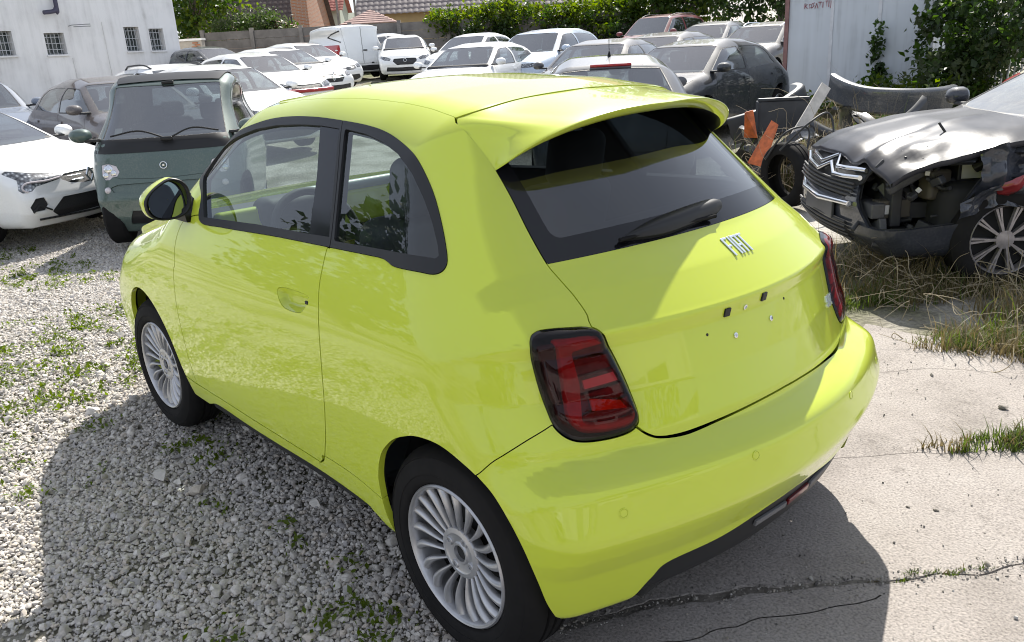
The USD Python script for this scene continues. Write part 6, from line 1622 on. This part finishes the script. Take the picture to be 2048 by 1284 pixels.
M['pane_white'] = glass('bright_windscreen', (.5, .55, .56), dust=.55, rough=.03, f0=.30)
M['alloy_dark'] = plain('dusty_alloy', (.26, .24, .24), .4, metal=.6, var=.3, vscale=20)
wreck()


# --- scrap heap
def scrap_bumper(label, s, d, ry_, length, height, m, depth=.42, z=.5, tilt=(0, 0, 0)):
    q = spot(s, d); q[2] += z
    t = thing('scrap_bumper', label, 'bumper', q, ry_, tilt=tilt)
    th = np.linspace(-1, 1, 30)
    rows = []
    for v, (dx, dz) in enumerate(((-.05, height * .5), (.0, height * .5), (.03, height * .42), (.035, height * .1), (.02, -height * .2), (.05, -height * .35), (.03, -height * .5), (-.04, -height * .5))):
        x = -depth * np.abs(th) ** 2.6 + dx; y = th * length / 2 * (1 - .06 * (v in (0, 7)))
        rows.append(np.c_[x, y, np.full(30, dz) + .01 * np.sin(th * 4)])
    g = loft(rows); loft([q_ - [.012, 0, 0] for q_ in rows], g)
    obj('shell', g, m, t)
    obj('mount_bar', tube(np.c_[-depth * np.abs(th) ** 2.6 * .9 - .07, th * length * .46, np.full(30, height * .15)], .02, 6), M['engine_black'], t)
    return t


YD = math.degrees(math.atan2(-VF[1], -VF[0]))
scrap_bumper('black plastic bumper shell lying across the scrap heap behind the lime spoiler', 3.75, 10.9, YD + 35, 1.55, .34, M['blackplastic_scrap'], z=.66, tilt=(14, -10, 0))
scrap_bumper('dark grey car bumper on top of the scrap heap, right of the white plank', 4.65, 10.2, YD - 28, 1.45, .30, M['grey_bumper'], z=.74, tilt=(-7, 12, 0))
scrap_bumper('black bumper piece standing on its end low in the heap', 4.1, 9.4, YD - 15, 1.3, .40, M['blackplastic_scrap'], z=.34, tilt=(10, 35, 0))
q = spot(3.42, 10.3); t = thing('scrap_crate', 'open black plastic box leaning at the left end of the scrap heap', 'box', q + [0, 0, .50], YD - 8)
for nm, sz, at_ in (('panel', (.03, .56, .36), (.1, 0, .14)), ('rim', (.09, .60, .04), (.08, 0, .34)), ('side', (.22, .03, .36), (0, .28, .14)), ('side', (.22, .03, .36), (0, -.28, .14)), ('base', (.25, .58, .03), (0, 0, -.04))):
    obj(nm, rbox(sz, .012, at_), M['blackplastic_scrap'], t)
q = spot(3.05, 9.1); t = thing('plank', 'weathered white board leaning in the scrap heap', 'board', q + [0, 0, .30], YD)
T = trimesh.transformations.rotation_matrix(-.62, (1, 0, 0)) @ trimesh.transformations.rotation_matrix(-.25, (0, 1, 0))
obj('board', rbox((.025, .12, .95), .004, (0, 0, .45)).moved(T), M['board'], t)
q = spot(2.74, 8.0); t = thing('loose_tyre', 'worn loose tyre standing against the wrecked black car', 'tyre', q + [0, 0, .30], YD + 25, tilt=(0, -14, 0))
ty = revolve([(.205, -.085), (.225, -.098), (.27, -.10), (.30, -.085), (.312, -.06), (.312, -.03), (.306, -.025), (.306, -.018), (.312, -.015), (.312, .015), (.306, .018), (.306, .025), (.312, .03), (.312, .06), (.30, .085), (.27, .10), (.225, .098), (.205, .085), (.215, .06), (.29, .05), (.29, -.05), (.215, -.06), (.205, -.085)], 56)
obj('tyre', ty.moved(trimesh.transformations.rotation_matrix(-.07, (0, 0, 1))), M['rubber'], t)


def prism(name, label, cat, pts, thick, m, up_=None):
    """a thin plate through the given points"""
    P = np.asarray(pts, float); n = np.cross(P[1] - P[0], P[2] - P[0]); n /= np.linalg.norm(n); o = P.mean(0)
    t = thing(name, label, cat, o); g = Geo().mesh(trimesh.Trimesh(np.vstack([P - o - n * thick / 2, P - o + n * thick / 2]), process=False).convex_hull, 20); obj('plate', g, m, t)


S3 = lambda s, d, z: np.array([*spot(s, d)[:2], z])
prism('orange_sheet', 'orange plastic panel sticking out of the heap above the loose tyre', 'panel', [S3(2.50, 8.5, .36), S3(2.76, 8.6, .76), S3(2.79, 8.5, .73), S3(2.60, 8.3, .34)], .02, M['orange_plastic'])
prism('orange_sheet', 'narrow upright orange strip beside the black crate', 'panel', [S3(2.74, 9.5, .50), S3(2.74, 9.5, .78), S3(2.83, 9.5, .80), S3(2.86, 9.4, .50)], .02, M['orange_plastic'])
for k, (lb, pts) in enumerate((('bent black wire frame before the white board', [(2.62, 7.9, .55), (2.85, 7.8, .80), (3.10, 8.0, .86), (3.12, 7.9, .66), (2.95, 7.7, .42)]), ('thin looped wire lying over the orange panel', [(2.55, 8.1, .45), (2.70, 8.0, .70), (2.95, 8.1, .72), (2.9, 8.0, .5), (2.7, 7.9, .40)]))):
    t = thing('wire_frame', lb, 'wire', spot(2.8, 8)); o = spot(2.8, 8); obj('wire', tube(smooth_curve([S3(*p_) - o for p_ in pts], 40), .010, 6), M['engine_black'], t)
for k, (s, d, m, lb) in enumerate(((3.0, 9.2, 'engine_black', 'broken black plastic trim under the orange panel'), (3.6, 9.2, 'engine_metal', 'grey metal scrap piece under the white board'), (4.9, 9.0, 'blackplastic_scrap', 'dark plastic wheel arch liner behind the wrecked bonnet'))):
    t = thing('scrap_piece', lb, 'scrap', spot(s, d) + [0, 0, .18], 40 * k); rr_ = np.random.default_rng(60 + k)
    U, V = np.meshgrid(np.linspace(-.5, .5, 16), np.linspace(-.3, .3, 10), indexing='ij'); q_ = np.c_[U.ravel() * 3, V.ravel() * 3, np.full(U.size, k * 5.)]
    obj('sheet', loft(np.stack([U, V, (meshkit.fbm(q_, 3, k) - .5).reshape(U.shape) * .55 + .1 - U * U * .4], -1)), M[m], t)


rh = np.random.default_rng(66)
for k in range(16):
    s, d = rh.uniform(2.75, 4.9), rh.uniform(8.6, 10.9); q = spot(s, d)
    t = thing('heap_fragment', 'one of the black plastic fragments jumbled in the scrap heap', 'scrap', q + [0, 0, rh.uniform(.10, .55)], rh.uniform(0, 360), 'black plastic fragments in the scrap heap', tilt=tuple(rh.uniform(-50, 50, 3)))
    L, w = rh.uniform(.35, .85), rh.uniform(.08, .24); u = np.linspace(-1, 1, 14); rows = []
    for a in np.linspace(-1, 1, 6):
        rows.append(np.c_[u * L / 2, np.full(14, a * w / 2) + .05 * np.sin(u * 2.2), .10 * (1 - u * u) * rh.uniform(.9, 1.1) + .04 * a * a])
    g = loft(rows); loft(np.array(rows) - [0, 0, .014], g); obj('fragment', g, [M['blackplastic_scrap'], M['engine_black'], M['blackplastic_scrap'], M['grey_bumper']][k % 4], t)


# --- weeds and grass
def blades(rng, pos, h, lean, width=.006, seg=4):
    """bent grass blades"""
    n = len(pos); a = rng.uniform(0, 2 * np.pi, n); d = np.c_[np.cos(a), np.sin(a), 0 * a]; w = np.c_[-np.sin(a), np.cos(a), 0 * a]
    H = h * np.exp(rng.normal(size=n) * .35); L = lean * rng.uniform(.3, 1.3, n); rows = []
    for k in range(seg + 1):
        t = k / seg; c = pos + d * (H * L * t ** 1.8)[:, None] + np.c_[0 * H, 0 * H, H * (t - .35 * L * t ** 2.2)]
        ww = width * (1 - t) ** .7 * (.6 + .4 * rng.random(n)) if k else np.full(n, width)
        rows += [c - w * ww[:, None], c + w * ww[:, None]]
    V = np.stack(rows, 1); m = 2 * (seg + 1); F = []
    for k in range(seg):
        F.append([2 * k, 2 * k + 1, 2 * k + 3]); F.append([2 * k, 2 * k + 3, 2 * k + 2])
    i = np.arange(n)[:, None, None] * m
    return V.reshape(-1, 3), (i + np.array(F)[None]).reshape(-1, 3)


def tuft(label, centre, rx, ry, n, h, seed, dry=.4, lean=.7, ang=0., name='grass_tuft', width=.004, stems=0):
    rng = np.random.default_rng(seed); c = np.array([*centre[:2], float(gz(*centre[:2])) - .012])
    t = thing(name, label, 'grass', c)
    for k, (m, frac) in enumerate(((M['grass_green'], 1 - dry), (M['grass_dry'], dry))):
        nn = int(n * frac)
        if nn < 3:
            continue
        ce = rng.normal(size=(max(3, nn // 22), 2)) * [.45, .45]; q = ce[rng.integers(0, len(ce), nn)] + rng.normal(size=(nn, 2)) * .10
        q = q * [rx, ry]; ca, sa = math.cos(ang), math.sin(ang); q = np.c_[q[:, 0] * ca - q[:, 1] * sa, q[:, 0] * sa + q[:, 1] * ca]
        v, f = blades(rng, np.c_[q, 0 * q[:, 0]], h * (1.0 if k == 0 else 1.15), lean, width); tag(obj('green_blades' if k == 0 else 'dry_blades', Geo().add(v, f), m, t), kind='stuff')
    if stems:
        g = Geo()
        for k in range(stems):
            p = np.r_[rng.normal(size=2) * [rx * .5, ry * .5], 0]; d = rng.normal(size=3) * [.5, .5, .2]; d[2] = abs(d[2]) + .5; L = h * rng.uniform(1.2, 3.0)
            P = smooth_curve([p, p + d * L * .35 + rng.normal(size=3) * .03, p + d * L * .7 + rng.normal(size=3) * .06, p + d * L * .9 + [rng.normal() * .1, rng.normal() * .1, -L * .25 * rng.random()]], 12)
            tube(P, np.linspace(.0035, .0012, len(P)), 4, g, caps=False)
        tag(obj('dry_stems', g, M['dry_stem'], t), kind='stuff')
    return t


AX = math.atan2(VR[1], VR[0])
tuft('thick clump of mixed dry and green grass at the edge of the concrete', (-.22, -2.62), .42, .26, 1500, .085, 71, .55, ang=AX, stems=40)
tuft('smaller green grass clump growing on a concrete joint at the right edge', (-.64, -1.50), .30, .09, 620, .06, 72, .22, ang=-2.2)
tuft('thin green moss and grass in the crack of the concrete', (-.80, -.46), .17, .022, 240, .016, 73, .1, ang=-2.2, width=.003)
tuft('dry grass strip below the wrecked black car', (.35, -3.45), .9, .30, 1700, .10, 74, .72, ang=AX, stems=70)
tuft('greenish low weeds beside the lime tail lamp', (.62, -3.0), .45, .22, 1100, .06, 75, .30, ang=AX, stems=20)
tuft('tangled dry stems in front of the wrecked bumper', (.80, -3.55), .55, .30, 500, .20, 76, .85, ang=AX, stems=60)
tuft('long dry stems right of the wrecked wheel', (-.35, -3.30), .55, .30, 700, .16, 77, .7, ang=AX, stems=60)
tuft('tall dry weeds growing out of the scrap heap behind the tyre', spot(3.1, 8.9), .55, .5, 500, .40, 78, .75, lean=.45, stems=120)
tuft('tall dry weeds between the white board and the wrecked bonnet', spot(3.75, 8.9), .55, .5, 500, .42, 79, .7, lean=.45, stems=120)
tuft('seed headed dry weeds before the white shed', spot(4.6, 11.6), .7, .6, 500, .45, 80, .8, lean=.4, stems=110)


def yard_weeds():
    """small flat weeds in the gravel"""
    rng = np.random.default_rng(90); V, F, k = [], [], 0
    pts = [(1.72, .79, .10, 60), (1.32, .94, .06, 26), (.99, .84, .05, 20), (.86, .85, .04, 16), (3.37, .88, .08, 40), (3.64, 1.06, .07, 36), (2.96, 1.08, .10, 60), (2.51, 1.05, .08, 50), (.4, 1.0, .09, 40), (.41, .92, .07, 36), (.55, 1.28, .07, 30), (.3, .86, .07, 40), (.22, .95, .06, 40), (.62, .80, .06, 30)]
    for _ in range(1000):
        x, y = rng.uniform(1.9, 8.5), rng.uniform(-.2, 2.4)
        if meshkit.fbm(np.array([[x * .9, y * .9, 4.]]), 3, 77)[0] > .43:
            pts.append((x, y, rng.uniform(.02, .09), int(rng.uniform(6, 30))))
    P = np.vstack([np.c_[x + rng.normal(size=n) * r_ * .6, y + rng.normal(size=n) * r_ * .6] for x, y, r_, n in pts])
    C = np.c_[P, gz(P[:, 0], P[:, 1]) - .004 + .018 * rng.random(len(P))]
    v, f = leaves(C, .024, rng, 1.9, .9)
    tag(obj('weeds', Geo().add(v, f), M['leaf_bright']), 'small green weeds growing through the gravel', 'weeds', kind='stuff')


yard_weeds()


def loose_stones():
    for k, (x, y, s, lb) in enumerate(((-.52, -1.82, .022, 'single dark stone lying on the concrete near the grass clump'), (-.57, -.76, .008, 'tiny dark crumb of soil on the concrete, left of a pair'), (-.65, -.80, .010, 'tiny dark crumb of soil on the concrete, right of a pair'), (1.72, 1.02, .045, 'flat pale stone lying on the gravel in the car shadow'))):
        t = stone_protos()[k]; g = Geo().mesh(t, 20).moved(np.diag([s, s * .8, s * .6, 1.])); tag(obj('stone', g, M['soil'] if k < 3 else M['board'], loc=(x, y, float(gz(x, y)) + s * .3)), lb, 'stone')


loose_stones()
# ---------------------------------------------------------------- the side of the yard behind the photographer, seen only in reflections
def behind():
    t = thing('garage_block', 'long low white garage building with dark windows across the yard from the hatchback', 'building')
    x = -15.5
    def bxw(name, c, size, m):
        obj(name, Geo().mesh(trimesh.creation.box(size), 20).moved(trimesh.transformations.translation_matrix(c)), m, t)
    bxw('wall', (x - 3, 5, 1.9), (6, 22, 3.8), M['render_white']); bxw('roof', (x - 3, 5, 3.92), (6.6, 22.6, .22), M['brown_tile'])
    for y in (-3, 1.5, 6, 10.5):
        bxw('window', (x + .02, y, 2.0), (.06, 1.6, 1.1), M['window_dark'])
    for y in (-.8, 3.8, 8.2):
        bxw('garage_door', (x + .03, y, 1.25), (.08, 2.3, 2.5), M['frame_grey'])
    plant('tree', 'dark fir tree outside the left edge, mirrored in the rear side window', 'tree', [(7.8, 5.2, 1.4, 1.3, 1.3, .8), (7.8, 5.2, 2.4, 1.1, 1.1, .7), (7.8, 5.2, 3.4, .85, .85, .7), (7.8, 5.2, 4.4, .6, .6, .7), (7.8, 5.2, 5.4, .3, .3, .7)], 3500, .17, [M['leaf_dark']], 61, .12, .14)
    plant('tree', 'round tree beyond the garage building', 'tree', [(-24, -4, 5, 3, 3.5, 3), (-24, 1, 5.5, 3, 3, 3)], 3000, .45, [M['leaf_mid']], 62, .25, .5)
    plant('tree', 'broad tree at the far side of the yard', 'tree', [(-12, 22, 4.5, 4, 4, 3.5), (-6, 24, 4, 3.5, 3, 3)], 3000, .45, [M['leaf_dark']], 63, .25, .5)
    park(HATCH, 'white hatchback parked across the yard before the garage doors', M['white_paint'], -1.5, -9.5, (.1, 1))
    park(SUV, 'dark off-roader parked across the yard before the garage doors', M['dark_grey_paint'], -6.0, -8.0, (-.2, 1))


behind()
